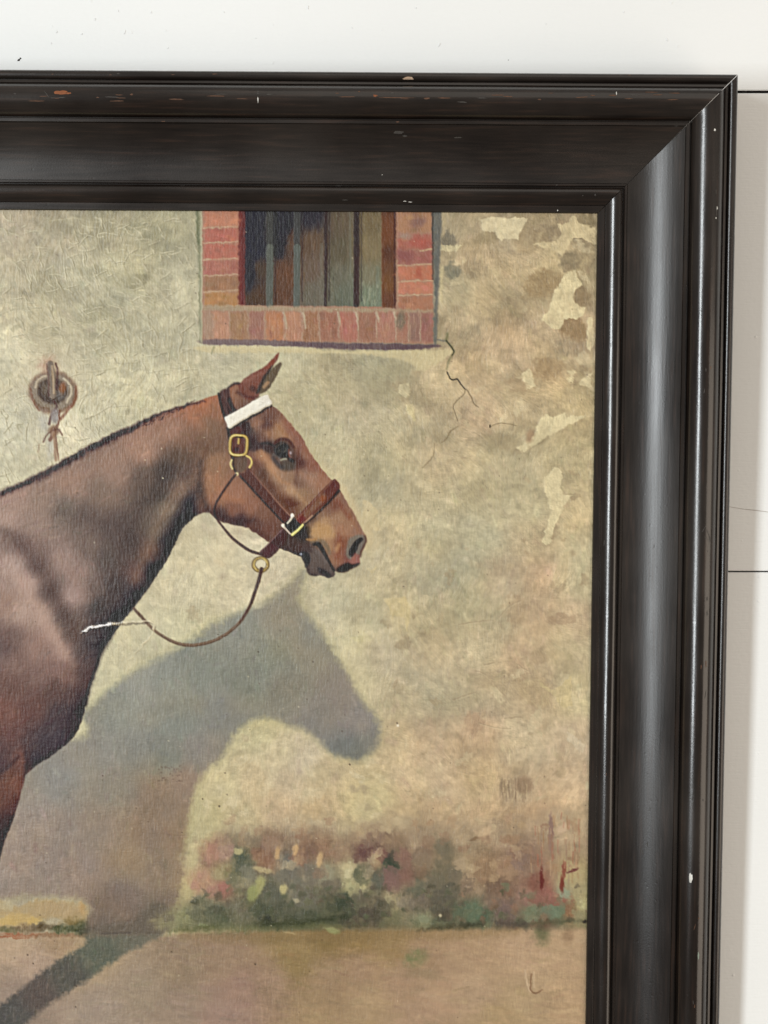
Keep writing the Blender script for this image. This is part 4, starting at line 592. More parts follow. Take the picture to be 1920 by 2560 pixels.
    # lead ring and rope
    P.line(sh('A', [(x, y) for x, y in ring(540, 1966, 64, 58, 18, 2)]), 9.5, (96, 74, 46), .95, 2, .8); P.line(sh('A', [(x, y) for x, y in ring(540, 1966, 64, 58, 18, 2)]), 5.5, (166, 140, 78), 1, 1.8, .8, .12); P.line(sh('A', [(490,1935),(482,1975),(500,2010)]), 2.6, (218, 196, 120), .8, 1.4, .6); P.line(sh('A', [(570,1918),(596,1950)]), 3, (210, 186, 110), .8, 1.4, .6)
    P.dab(*sh('A', [(545,1960)])[0], 12, 11, (216, 204, 168), .95, 0, .4, 2, h=.06)
    rope = sh('I', [(702,62),(680,150),(650,240),(610,340),(550,430),(460,510),(350,565),(230,588),(130,578),(50,545),(0,515)]) + sh('B', [(1090,1610),(1050,1575),(985,1510),(925,1440)])
    P.line(rope, [10, 9.5, 9, 8.5, 8, 8, 8, 8, 8, 7.5, 7.5, 7, 7, 6.5], (120, 96, 74), .97, 1.8, .8, .05); P.line(rope[:5], [8, 7, 6, 4, 2], (78, 46, 40), .9, 2, .8); P.line([(x + 1, y + 2.6) for x, y in rope[3:11]], 2.4, (84, 62, 48), .6, 1.5, .8); P.line(sh('B', [(1000,1520),(925,1440)]), 6, (96, 72, 54), .8, 1.8, .8)
    # ---- eye
    P.fill(sh('M', [(560,1120),(700,1080),(850,1150),(900,1080),(1050,1010),(1200,1010),(1330,1100),(1420,1250),(1450,1420),(1480,1560),(1440,1700),(1380,1800),(1200,1830),(1050,1790),(930,1700),(850,1560),(760,1400),(640,1310),(580,1220)]), (76, 58, 51), .62, 7, 1.2)
    P.fill(sh('M', [(1080,1580),(1250,1560),(1430,1610),(1440,1720),(1360,1800),(1180,1820),(1060,1760)]), (84, 74, 62), .7, 8, 1.2)
    P.line(sh('M', [(880,1140),(1000,1040),(1160,1010),(1300,1080),(1390,1220)]), 7, (86, 52, 40), .85, 3, .8)
    P.line(sh('M', [(860,1500),(960,1640),(1080,1740)]), 9, (66, 60, 60), .6, 5, 1)
    P.dab(*sh('M', [(1080,1290)])[0], 19, 18, (40, 36, 34), 1, 0, .25, 1.2); P.dab(*sh('M', [(1050,1350)])[0], 11, 9, (84, 76, 66), .75, 0, .7, 1.2); P.line(sh('M', [(930,1240),(1010,1160),(1120,1130)]), 4, (112, 92, 78), .6, 2, .6)
    P.line(sh('M', [(1160,1230),(1190,1290),(1150,1350)]), 2.8, (122, 114, 102), .7, 1.6, .5); P.dab(*sh('M', [(1110,1260)])[0], 5, 6, (26, 24, 24), .9, 0, .5, .8); P.dab(*sh('M', [(1130,1430)])[0], 14, 7, (34, 30, 28), .8, .2, .6, 1)
    P.line(sh('M', [(1260,1290),(1265,1390),(1290,1460),(1350,1540)]), [3, 3.5, 4, 3], (142, 88, 72), .75, 2, .6); P.line(sh('M', [(1060,1555),(1130,1530),(1200,1530)]), 4.4, (156, 152, 130), .85, 1.8, .6); P.line(sh('M', [(840,1400),(940,1450),(1020,1500)]), 4, (96, 90, 84), .6, 2, .8); P.dab(*sh('M', [(1310,1370)])[0], 3, 4, (166, 148, 150), .8, 0, .5, .6); P.dab(*sh('M', [(1330,1560)])[0], 8, 5, (40, 26, 24), .8, .6, .5, .8)
    P.line(sh('M', [(560,1130),(700,1110),(860,1170)]), 6, (46, 38, 38), .6, 4, 1)
    # ---- muzzle
    P.line(sh('L', [(700,680),(790,655),(880,690),(940,770),(970,850)]), [7, 10, 13, 11, 6], (116, 98, 76), .75, 5, 1)
    P.fill(sh('L', [(535,835),(620,830),(700,840),(780,800),(860,880),(940,960),(1030,1100),(1052,1150),(1020,1192),(950,1202),(880,1172),(770,1172),(690,1162),(640,1110),(605,1010),(570,930)]), (98, 83, 74), .95, 2.5, 1)
    P.fill(sh('L', [(535,835),(640,835),(690,920),(660,1020),(620,1060),(595,980),(565,920)]), (44, 39, 42), .92, 4, 1); P.fill(sh('L', [(800,1060),(880,1080),(960,1130),(990,1180),(950,1200),(870,1160),(810,1130)]), (60, 52, 50), .85, 4, 1); P.dab(*sh('L', [(545,862)])[0], 3, 3, (150, 152, 160), .9, 0, .5, .6)
    P.line(sh('L', [(650,1090),(640,1110),(690,1165),(770,1175)]), 5, (62, 48, 44), .7, 3, 1); P.line(sh('L', [(740,790),(850,870),(930,980)]), 8, (112, 98, 90), .5, 5, 1)
    P.line(sh('L', [(735,715),(800,710),(860,780),(920,890),(980,1000),(1035,1110)]), [6, 11, 11, 8, 6, 5], (46, 35, 30), .95, 2.5, 1)
    P.fill(sh('L', [(1085,1065),(1180,1000),(1240,985),(1300,1010),(1400,990),(1405,1020),(1300,1085),(1200,1132),(1100,1122)]), (58, 38, 34), .92, 3.5, 1.2)
    P.fill(sh('L', [(1250,650),(1330,592),(1440,572),(1500,600),(1500,700),(1450,800),(1420,870),(1350,850),(1300,930),(1240,920),(1208,850),(1228,740)]), (120, 110, 96), .88, 4, 1); P.line(sh('L', [(1500,600),(1510,660),(1490,720),(1445,800),(1425,900)]), 5, (92, 64, 52), .7, 3, .8)
    P.fill(sh('L', [(1380,640),(1445,615),(1462,650),(1405,720),(1385,790),(1345,850),(1300,900),(1268,880),(1262,820),(1300,730)]), (42, 30, 36), .96, 2.2, .8); P.fill(sh('L', [(1405,730),(1445,690),(1445,770),(1400,830),(1370,830)]), (118, 106, 94), .8, 3, .8)
    P.dab(*sh('L', [(1325,925)])[0], 4.5, 6, (156, 98, 82), .75, .3, .6, 1.5); P.line(sh('L', [(1290,870),(1340,850)]), 4, (88, 36, 40), .8, 2, .6); P.dab(*sh('L', [(1100,760)])[0], 6, 12, (182, 136, 92), .6, .4, .7, 2); P.dab(*sh('L', [(860,530)])[0], 24, 16, (182, 138, 86), .6, .2, .8, 3); P.line(sh('L', [(1080,60),(1180,200),(1260,320)]), 9, (128, 70, 48), .5, 6, 2)
    P.line(sh('L', [(640,640),(700,650),(780,635)]), 5, (172, 126, 76), .8, 3, 1.5)
    # ---- old tear in the canvas, repaired: raised pale threads
    tear = sh('B', [(560,1615),(610,1575),(650,1566),(690,1560),(770,1546),(850,1540),(960,1530),(1040,1535),(1065,1560),(1050,1620),(1000,1680),(960,1720),(920,1770),(880,1800)])
    P.line([(x + 2, y + 4) for x, y in tear[:9]], 4, (64, 50, 44), .45, 2.5, 4, -.2); P.line(tear[:5], [2, 6, 4, 5, 5], (232, 222, 202), .95, 1.4, 5, .45); P.line(tear[4:8], [4, 3.5, 3, 5], (226, 214, 182), .8, 1.4, 3.5, .3, True, .5); P.line(tear[7:11], [5, 4, 4, 4], (226, 212, 174), .8, 1.4, 4, .3, True, .5); P.line(tear[10:], [4, 3, 2], (220, 206, 166), .55, 1.6, 4, .25, True, .6)  # dark offset line paints shade below the lifted edge
    for i in range(14):
        x, y = sh('B', [(775 + i * 6, 1545)])[0]; P.line([(x, y - 3), (x + .5, y + 4)], 1.6, (222, 200, 160) if i % 2 else (70, 52, 46), .7, 1, .4, .15)
    # paint losses, dust and fly specks
    for k, x, y, r_ in [('H',258,852,3.4),('G',300,1288,2),('I',1260,1185,3),('I',402,515,2.4),('I',1060,705,3),('I',680,635,3),('D',1310,30,3.6),('D',450,90,3),('D',465,240,2.6),('D',408,322,2.6),('D',658,1412,4),('C',1400,655,3),('C',1515,705,3),('C',530,1950,3.6),('C',525,2095,3.4),('C',435,1995,3),('C',945,720,2.6),('H',905,773,1.8),('H',625,1128,1.8),('F',1563,1295,2),('I',830,488,2.4),('D',80,1325,3),('C',190,1735,4),('C',230,1795,3)]:
        P.dab(*sh(k, [(x, y)])[0], r_ * .7, r_ * .55, (84, 68, 54), .7, .5, .6, 1, h=-.1)
    P.dab(*sh('H', [(262,868)])[0], 2.4, 3, (236, 226, 200), .9, 0, .5, .6)
    for i in range(26):
        x, y = sh('C', [(R.uniform(1100, 1260), R.uniform(430, 540))])[0]; P.line([(x, y), (x + R.uniform(-4, 4), y + R.uniform(-3, 3))], 2, (96, 72, 58), .6, 1.2, 1)
    for i in range(240):
        x = R.uniform(0, 1490); y = R.uniform(540, 2560); P.dab(x, y, R.uniform(.9, 1.8), R.uniform(.9, 1.8), (90, 74, 58) if R.rand() < .6 else (222, 210, 176), R.uniform(.35, .7), 0, .6, .5)
    def blur(a, r):
        for ax in (0, 1):
            pad = [(0, 0)] * 3; pad[ax] = (r + 1, r); c_ = np.cumsum(np.pad(a, pad, mode='edge'), axis=ax, dtype=np.float64)
            a = ((np.take(c_, range(2 * r + 1, c_.shape[ax]), ax) - np.take(c_, range(0, c_.shape[ax] - 2 * r - 1), ax)) / (2 * r + 1)).astype(np.float32)
        return a
    b3 = blur(blur(P.c, 14), 14); P.c += (.38 * (P.c - b3)) * (hm * np.clip((640 - XXn) / 200, .35, 1))[..., None]
    b1 = blur(P.c, 1); b2 = blur(P.c, 5)
    P.c += .55 * (P.c - b1) + .22 * (P.c - b2)
    # ---- thin paint catching on the threads of the canvas, plus painted thread glints
    vert = lic(np.full((PH, PW), 1.5708, np.float32), 3, 91); hori = lic(np.zeros((PH, PW), np.float32), 2, 92)
    thick = np.clip(.65 + .6 * fnoise(140, 140, 74, 2), .2, 1.2)
    P.c *= (1 + .026 * thick * vert + .02 * thick * hori)[..., None]
    dark = 1 - np.clip(P.c.mean(-1) / 165, 0, 1); lft = np.clip((900 - XXn) / 700, .25, 1)
    P.c += (np.clip(vert - .9, 0, 2) * 26 * dark * lft)[..., None] * np.array([1, .92, .82], np.float32)  # light glinting off the threads, painted in, strongest on darks at left
    open_ = 1 - np.maximum(hm, .75 * msk)
    P.h = P.h * np.where(hm > .5, .8, 1) + open_ * (.024 + .034 * zl + .02 * zr) * drag * np.clip(.75 + .9 * n2, .15, 1.5) + open_ * .018 * drag2 + (.030 * vert + .018 * hori) * np.where(open_ < .5, 1.3, .8)
    lum = P.c @ np.array([.3, .59, .11], np.float32); P.c += (lum[..., None] - P.c) * .12
    np.clip(P.c, 0, 255, out=P.c)
    return P.c, P.h
# ------------------------------------------------------------------ PAINTER END

# ------------------------------------------------------------------ helpers
def tag(o, label=None, cat=None, group=None, kind=None):
    if label: o['label'] = label
    if cat: o['category'] = cat
    if group: o['group'] = group
    if kind: o['kind'] = kind
    return o
def mesh_obj(name, verts, faces, mat, parent=None, smooth=False):
    me = bpy.data.meshes.new(name); me.from_pydata([tuple(v) for v in verts], [], faces); me.update()
    if smooth: me.polygons.foreach_set('use_smooth', [True] * len(me.polygons))
    me.materials.append(mat); o = bpy.data.objects.new(name, me); col.objects.link(o)
    if parent: o.parent = parent
    return o
def bm_obj(name, bm, mat, parent=None, smooth=False):
    me = bpy.data.meshes.new(name); bm.to_mesh(me); bm.free()
    if smooth: me.polygons.foreach_set('use_smooth', [True] * len(me.polygons))
    me.materials.append(mat); o = bpy.data.objects.new(name, me); col.objects.link(o)
    if parent: o.parent = parent
    return o
class NT:
    def __init__(self, name):
        self.m = bpy.data.materials.new(name); self.m.use_nodes = True; self.t = self.m.node_tree; self.b = self.t.nodes['Principled BSDF']
    def n(self, ty, **kw):
        x = self.t.nodes.new(ty)
        for k, v in kw.items():
            if k in x.inputs: x.inputs[k].default_value = v
            else: setattr(x, k, v)
        return x
    def l(self, a, b): self.t.links.new(a, b)
    def ramp(self, fac, stops):
        r = self.t.nodes.new('ShaderNodeValToRGB'); e = r.color_ramp.elements
        while len(e) < len(stops): e.new(.5)
        for i, (p, c) in enumerate(stops): e[i].position = p; e[i].color = c if len(c) == 4 else (*c, 1)
        self.l(fac, r.inputs[0]); return r.outputs[0]
    def math(self, op, a, b=None):
        x = self.t.nodes.new('ShaderNodeMath'); x.operation = op
        for i, v in enumerate((a, b)):
            if v is None: continue
            if isinstance(v, (int, float)): x.inputs[i].default_value = v
            else: self.l(v, x.inputs[i])
        return x.outputs[0]

def coords(N, scale):
    tc = N.n('ShaderNodeTexCoord'); mp = N.n('ShaderNodeMapping'); mp.inputs['Scale'].default_value = scale
    N.l(tc.outputs['Object'], mp.inputs['Vector']); return mp.outputs[0]

def mat_wall():
    N = NT('painted_plank'); b = N.b
    v = coords(N, (1, 1, 1))
    big = N.n('ShaderNodeTexNoise', Scale=3.0, Detail=4.0); N.l(v, big.inputs['Vector'])
    N.l(N.ramp(big.outputs[0], [(.3, (.745, .765, .76)), (.7, (.785, .80, .795))]), b.inputs['Base Color'])
    st = N.n('ShaderNodeTexNoise', Scale=1.0, Detail=3.0); N.l(coords(N, (60, 60, 600)), st.inputs['Vector'])       # brushed paint
    pe = N.n('ShaderNodeTexNoise', Scale=260.0, Detail=2.0); N.l(v, pe.inputs['Vector'])
    sp = N.n('ShaderNodeTexVoronoi', Scale=46.0); N.l(v, sp.inputs['Vector'])
    nib = N.ramp(sp.outputs['Distance'], [(0.0, (1, 1, 1)), (.07, (0, 0, 0))])
    h = N.math('ADD', N.math('MULTIPLY', st.outputs[0], .35), N.math('MULTIPLY', pe.outputs[0], .35))
    h = N.math('ADD', h, N.math('MULTIPLY', nib, .9))
    bp = N.n('ShaderNodeBump', Strength=.7, Distance=.0007); N.l(h, bp.inputs['Height']); N.l(bp.outputs[0], b.inputs['Normal'])
    b.inputs['Roughness'].default_value = .55
    return N.m

def mat_plain(name, c, rough=.6, spec=.5):
    N = NT(name); N.b.inputs['Base Color'].default_value = (*c, 1); N.b.inputs['Roughness'].default_value = rough; N.b.inputs['Specular IOR Level'].default_value = spec
    nz = N.n('ShaderNodeTexNoise', Scale=400.0, Detail=3.0); N.l(coords(N, (1, 1, 1)), nz.inputs['Vector'])
    N.l(N.ramp(nz.outputs[0], [(.3, tuple(x * .8 for x in c)), (.7, tuple(min(x * 1.15, 1) for x in c))]), N.b.inputs['Base Color'])
    return N.m

def mat_frame(name, axis, dull=0.0):
    """ebonised wood: brown-black lacquer, dull in places, worn and dusty; axis = grain direction"""
    N = NT(name); b = N.b
    sc_ = (6, 90, 90) if axis == 'x' else (90, 90, 6)
    g = N.n('ShaderNodeTexNoise', Scale=4.0, Detail=5.0); N.l(coords(N, sc_), g.inputs['Vector'])
    m = N.n('ShaderNodeTexNoise', Scale=9.0, Detail=4.0); N.l(coords(N, (1, 1, 1)), m.inputs['Vector'])
    fine = N.n('ShaderNodeTexNoise', Scale=700.0, Detail=2.0); N.l(coords(N, (1, 1, 1)), fine.inputs['Vector'])
    base = N.ramp(g.outputs[0], [(.25, (.0050, .0037, .0031)), (.55, (.0105, .0072, .0056)), (.8, (.026, .0140, .0092))])
    dust = N.n('ShaderNodeMixRGB', blend_type='ADD'); dust.inputs['Color2'].default_value = (.011, .0095, .008, 1)
    N.l(N.ramp(m.outputs[0], [(.42, (0, 0, 0)), (.75, (1, 1, 1))]), dust.inputs['Fac']); N.l(base, dust.inputs['Color1']); N.l(dust.outputs[0], b.inputs['Base Color'])
    r = N.math('ADD', N.math('MULTIPLY', m.outputs[0], .20), N.math('MULTIPLY', g.outputs[0], .10))
    r = N.math('ADD', r, N.math('MULTIPLY', fine.outputs[0], .06)); r = N.math('ADD', r, .085 + dull)
    N.l(r, b.inputs['Roughness'])
    h = N.math('ADD', N.math('MULTIPLY', g.outputs[0], .6), N.math('MULTIPLY', fine.outputs[0], .3))
    sp = N.n('ShaderNodeTexVoronoi', Scale=120.0); N.l(coords(N, (1, 1, 1)), sp.inputs['Vector'])
    h = N.math('SUBTRACT', h, N.math('MULTIPLY', N.ramp(sp.outputs['Distance'], [(0, (1, 1, 1)), (.16, (0, 0, 0))]), .35))
    bp = N.n('ShaderNodeBump', Strength=.16 + 1.4 * max(dull, 0), Distance=.0005); N.l(h, bp.inputs['Height']); N.l(bp.outputs[0], b.inputs['Normal'])
    b.inputs['Specular IOR Level'].default_value = .52
    return N.m

def mat_canvas():
    N = NT('oil_on_canvas'); b = N.b
    at = N.n('ShaderNodeVertexColor'); at.layer_name = 'pigment'
    N.l(at.outputs['Color'], b.inputs['Base Color'])
    v = coords(N, (1, 1, 1))
    wx = N.n('ShaderNodeTexWave', Scale=236.0, Distortion=1.6, Detail=2.0); wx.bands_direction = 'X'; N.l(v, wx.inputs['Vector']); wx.inputs['Detail Scale'].default_value = 3.0
    wz = N.n('ShaderNodeTexWave', Scale=250.0, Distortion=1.6, Detail=2.0); wz.bands_direction = 'Z'; N.l(v, wz.inputs['Vector']); wz.inputs['Detail Scale'].default_value = 3.0
    thick = N.n('ShaderNodeTexNoise', Scale=14.0, Detail=3.0); N.l(v, thick.inputs['Vector'])
    slub = N.n('ShaderNodeTexNoise', Scale=1.0, Detail=2.0); N.l(coords(N, (1300, 1300, 180)), slub.inputs['Vector'])
    fine = N.n('ShaderNodeTexNoise', Scale=900.0, Detail=2.0); N.l(v, fine.inputs['Vector'])
    weave = N.math('MULTIPLY', N.math('MAXIMUM', wx.outputs['Fac'], N.math('MULTIPLY', wz.outputs['Fac'], .8)), N.ramp(thick.outputs[0], [(.35, (1, 1, 1)), (.7, (.25, .25, .25))]))
    h = N.math('ADD', N.math('MULTIPLY', weave, .5), N.math('MULTIPLY', slub.outputs[0], .7)); h = N.math('ADD', h, N.math('MULTIPLY', fine.outputs[0], .5))
    bp = N.n('ShaderNodeBump', Strength=.45, Distance=.0005); N.l(h, bp.inputs['Height']); N.l(bp.outputs[0], b.inputs['Normal'])
    gl = N.n('ShaderNodeTexNoise', Scale=6.0, Detail=3.0); N.l(v, gl.inputs['Vector'])
    N.l(N.ramp(gl.outputs[0], [(.3, (.36, .36, .36)), (.7, (.52, .52, .52))]), b.inputs['Roughness'])
    b.inputs['Specular IOR Level'].default_value = .35
    return N.m

# ------------------------------------------------------------------ boarded wall
WALL_Y = .0308
M_WALL = mat_wall(); M_GAP = mat_plain('gap_painted_shade', (.02, .010, .009), .8, .2)  # near-black colour puts the shade of the joints into batten and rebates
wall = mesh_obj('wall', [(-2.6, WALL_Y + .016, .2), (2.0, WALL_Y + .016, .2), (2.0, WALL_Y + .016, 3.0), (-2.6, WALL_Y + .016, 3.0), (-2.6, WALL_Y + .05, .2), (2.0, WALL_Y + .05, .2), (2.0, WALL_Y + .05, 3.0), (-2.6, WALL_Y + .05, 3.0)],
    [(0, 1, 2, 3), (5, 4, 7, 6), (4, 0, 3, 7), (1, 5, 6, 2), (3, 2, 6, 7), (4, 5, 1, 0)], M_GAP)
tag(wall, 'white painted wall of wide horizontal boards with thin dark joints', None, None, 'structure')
def wall_pt(px, py, y=WALL_Y):
    fw = Vector((0, math.cos(PITCH), -math.sin(PITCH))); up = Vector((0, math.sin(PITCH), math.cos(PITCH)))
    d = fw * FPX + Vector((1, 0, 0)) * (px - 960) + up * (1280 - py); t = (y + CAM_D) / d.y
    return Vector((0, -CAM_D, 1.5)) + d * t
z1 = wall_pt(1880, 229.5).z; z2 = wall_pt(1880, 1429).z; pitch_ = z1 - z2
def plank(z0, z1_):
    bm = bmesh.new(); bmesh.ops.create_cube(bm, size=1.0)
    for v in bm.verts: v.co = Vector((v.co.x * 4.5 - .3, WALL_Y + .008 + v.co.y * .016, (z0 + z1_) / 2 + v.co.z * (z1_ - z0)))
    bmesh.ops.bevel(bm, geom=[e for e in bm.edges if abs((e.verts[0].co - e.verts[1].co).x) > 1 and e.verts[0].co.y < WALL_Y + .004], offset=.0006, segments=2, affect='EDGES')
    o = bm_obj('plank', bm, M_WALL, wall); o.data.materials.append(M_GAP)      # unpainted rebates, blackened so the joints look shaded
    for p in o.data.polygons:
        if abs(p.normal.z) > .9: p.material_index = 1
    return o
p_top = plank(z1 + .0011, z1 + pitch_ - .0008); p_mid = plank(z2 + .0006, z1 - .0011); p_low = plank(z2 - pitch_ + .0008, z2 - .0005); plank(z2 - 2 * pitch_ + .01, z2 - pitch_ - .0008)
def pebble(name, px, py, rx, rz, d, mat, parent, ang=0):
    c = wall_pt(px, py); bm = bmesh.new(); bmesh.ops.create_icosphere(bm, subdivisions=2, radius=1)
    r = random.Random(int(px * 7 + py))
    for v in bm.verts:
        k = 1 + r.uniform(-.2, .2); x, z = v.co.x * rx * k, v.co.z * rz * k
        v.co = Vector((c.x + x * math.cos(ang) - z * math.sin(ang), WALL_Y + v.co.y * d, c.z + x * math.sin(ang) + z * math.cos(ang)))
    return bm_obj(name, bm, mat, parent, True)
for px, py, rx, rz, a in [(770, 18, .0010, .0016, .2), (1098, 112, .0009, .0019, -.5), (1668, 99, .0009, .0014, .3), (238, 48, .0008, .0012, -.3), (142, 80, .0006, .001, 0), (378, 30, .0008, .0012, .3), (312, 80, .0008, .0018, -.4), (205, 85, .0007, .0009, 0), (128, 108, .0006, .0011, .4), (296, 27, .0006, .0009, 0), (420, 120, .0006, .0008, 0), (1040, 20, .0005, .0008, 0), (1365, 60, .0005, .0007, 0), (560, 30, .0005, .0008, .3), (880, 70, .0005, .0007, .1), (1560, 30, .0005, .0008, .1), (640, 95, .0004, .0007, .1)]:
    pebble('paint_nib', px, py, rx, rz, .0006, M_WALL, p_top, a)
pebble('fly_speck', 47, 150, .0014, .0009, .0005, mat_plain('speck', (.02, .016, .012)), p_top, .7)
pebble('fly_speck', 51, 146, .0009, .0007, .0006, bpy.data.materials['speck'], p_top, .2)
pebble('fly_speck', 1271, 150, .0004, .0004, .0003, bpy.data.materials['speck'], p_top, 0)
# hairline crack in the paint of the middle board
cp = [wall_pt(x, y, WALL_Y - .0002) for x, y in [(1795, 1262), (1830, 1268), (1860, 1273), (1890, 1276), (1935, 1282), (2000, 1287)]]
cv = []; cf = []
for i, p in enumerate(cp):
    w = [.0002, .0003, .00028, .0004, .0003, .0002][i]; cv += [p + Vector((0, 0, w)), p - Vector((0, 0, w)), p + Vector((0, .0004, w)), p + Vector((0, .0004, -w))]
    if i: k = 4 * i; cf += [(k - 4, k - 3, k + 1, k), (k - 2, k - 4, k, k + 2), (k - 3, k - 1, k + 3, k + 1)]
mesh_obj('paint_crack', cv, cf, mat_plain('crack_grey', (.46, .44, .42)), p_mid)  # crack drawn as a thin grey strip

# ------------------------------------------------------------------ framed painting
O = Vector((0, 0, 1.5 - CAM_D * math.tan(PITCH)))
MR = Matrix.Rotation(TILT, 3, 'X') @ Matrix.Rotation(ROLL, 3, 'Y')
UR, VT, UL, VB = .1810, .2572, -.905, -.545          # sight size of the canvas on its own plane
FW = .1155
BASE = Vector(((UL + UR) / 2, 0, VB - FW))
pic = bpy.data.objects.new('framed_painting', None); col.objects.link(pic)
pic.matrix_world = Matrix.Translation(O + MR @ BASE) @ MR.to_4x4()
tag(pic, 'oil painting of a brown horse in a wide black moulded wooden frame', 'painting')
def L(u, v, h): return Vector((u, -h, v)) - BASE       # plane coordinates -> local
# canvas
pig, relief = paint_picture()
us = np.concatenate([np.linspace(UL - .004, -.56, 90), np.linspace(-.56, -.345, 110)[1:], np.linspace(-.345, UR + .004, 770)[1:]])
vs = np.concatenate([np.linspace(VT + .004, -.462, 1040), np.linspace(-.462, VB - .004, 40)[1:]])
UU, VV = np.meshgrid(us, vs); nU, nV = len(us), len(vs)
mr = np.array(MR); wpt = np.stack([UU, np.zeros_like(UU), VV], -1) @ mr.T + np.array(O) - np.array([0, -CAM_D, 1.5])
zz = wpt @ np.array([0, math.cos(PITCH), -math.sin(PITCH)])
tx = 960 + FPX * wpt[..., 0] / zz; ty = 1280 - FPX * (wpt @ np.array([0, math.sin(PITCH), math.cos(PITCH)])) / zz      # where the sketch sheet meets the canvas
gx = np.clip((tx - SX0) / ST, 0, PW - 1.001); gy = np.clip((ty - SY0) / ST, 0, PH - 1.001)
ix = gx.astype(int); iy = gy.astype(int); fx = (gx - ix)[..., None]; fy = (gy - iy)[..., None]
def samp(a):
    return (a[iy, ix] * (1 - fx) + a[iy, ix + 1] * fx) * (1 - fy) + (a[iy + 1, ix] * (1 - fx) + a[iy + 1, ix + 1] * fx) * fy
cc = samp(pig) / 255.0; hh = samp(relief[..., None])[..., 0]
lin = np.where(cc <= .04045, cc / 12.92, ((cc + .055) / 1.055) ** 2.4)
lin = np.clip((lin - np.array(PIG_OFF)) * np.array(PIG_GAIN), .004, .85)
hh = np.clip(hh, -.3, .6) * .001 * RELIEF
# slight slackness of the old canvas
hh = hh + .0006 * np.sin(UU * 9 + 1.3) * np.sin(VV * 7)
co = np.stack([UU - BASE.x, -hh - BASE.y, VV - BASE.z], -1).reshape(-1, 3).astype(np.float32)
me = bpy.data.meshes.new('canvas'); nv = nU * nV
me.vertices.add(nv); me.vertices.foreach_set('co', co.ravel())
a = (np.arange(nV - 1)[:, None] * nU + np.arange(nU - 1)[None, :]).ravel()
q = np.stack([a, a + nU, a + nU + 1, a + 1], -1).astype(np.int32); nf = len(q)
me.loops.add(nf * 4); me.loops.foreach_set('vertex_index', q.ravel()); me.polygons.add(nf); me.polygons.foreach_set('loop_start', np.arange(0, nf * 4, 4, dtype=np.int32)); me.polygons.foreach_set('loop_total', np.full(nf, 4, np.int32))
me.update(calc_edges=True); me.polygons.foreach_set('use_smooth', np.ones(nf, bool))
ca = me.color_attributes.new('pigment', 'FLOAT_COLOR', 'POINT'); ca.data.foreach_set('color', np.concatenate([lin.reshape(-1, 3), np.ones((nv, 1))], -1).astype(np.float32).ravel())
me.materials.append(mat_canvas()); canvas = bpy.data.objects.new('canvas', me); col.objects.link(canvas); canvas.parent = pic
canvas['label'] = 'canvas painted with a haltered brown horse before a plastered wall with a barred brick window'
M_WOOD = mat_plain('raw_pine_back', (.22, .14, .08), .8, .2)
def box(name, u0, u1, v0, v1, h0, h1, mat, parent):
    vv = [L(u, v, h) for h in (h1, h0) for v in (v0, v1) for u in (u0, u1)]
    return mesh_obj(name, vv, [(0, 1, 3, 2), (5, 4, 6, 7), (4, 0, 2, 6), (1, 5, 7, 3), (2, 3, 7, 6), (4, 5, 1, 0)], mat, parent)
box('backing_board', UL - .02, UR + .02, VB - .02, VT + .02, -.012, -.004, M_WOOD, pic)

# mouldings, (offset from the sight edge, height above the canvas) in mm
def arc(s0, h0, s1, h1, pk, n, e=2.0):
    """convex bead from (s0,h0) over a crown to (s1,h1)"""
    out = []
    for i in range(n + 1):
        t = i / n; x = 2 * t - 1; k = (1 - abs(x) ** e) ** (1 / e) if abs(x) < 1 else 0
        out.append((s0 + (s1 - s0) * t, h0 + (h1 - h0) * t + (pk - h0 + (h0 - h1) * .5) * k))
    return out
def ell(s0, h0, s1, h1, pk, n):
    sm = (s0 + s1) / 2; a = (s1 - s0) / 2; out = []
    for i in range(n + 1):
        th = math.pi * (1 - i / n); hb = h0 if th > math.pi / 2 else h1
        out.append((sm + a * math.cos(th), hb + (pk - hb) * math.sin(th)))
    return out
PROFILE = [('sight_edge', [(-.2, -1.5), (0, 1.4), (.5, 2.3), (5.9, 2.9), (6.4, 2.6), (6.6, 1.0)]),
    ('inner_bead', [(6.6, .5), (6.7, 2.6), (7.4, 3.0), (8.5, 4.1), (10, 5.15), (11.5, 6.0), (13, 6.7), (14.5, 7.2), (16, 7.5), (17.5, 7.5), (19, 7.0), (20.3, 5.9), (21.2, 4.2), (21.5, 2.5), (21.6, .5)]),
    ('fillet', [(21.6, 2.2), (22.3, 2.2), (22.5, 4.8), (22.9, 5.3), (24.4, 5.3), (24.8, 4.9), (25.0, 2.0)]),
    ('cove', [(25.0, 1.0), (25.05, 4.0)] + [(25.05 + 45 * t, 4.0 + 17.5 * t ** 2.15) for t in [i / 22 for i in range(1, 23)]] + [(70.2, 15)]),
    ('fillet', [(70.2, 18), (70.25, 22.2), (70.7, 22.9), (73.2, 23.1), (73.8, 22.6), (74.0, 19.2), (75.2, 19.2)]),
    ('torus', [(75.2, 17), (75.2, 20.5), (75.6, 22.3), (76.5, 24.2), (78, 26.2), (80, 28.2), (82, 29.6), (84, 30.6), (86, 31.4), (88, 31.9), (90, 32.1), (92, 31.9), (94, 31.4), (96, 30.5), (98, 29.0), (100, 26.8), (101.5, 24.2), (102.6, 21), (103.0, 18.5), (103.0, 12)]),
    ('fillet', [(103.0, 15), (103.1, 19.4), (103.6, 20.0), (105.4, 19.4), (105.9, 18.6), (106.1, 13.6), (107.4, 13.6)]),
    ('outer_bead', [(107.4, 11)] + ell(107.4, 13.8, 115.4, 11.5, 17.2, 12) + [(115.5, 9)])]
M_FX = mat_frame('ebonised_wood', 'x'); M_FZ = mat_frame('ebonised_wood_upright', 'z')
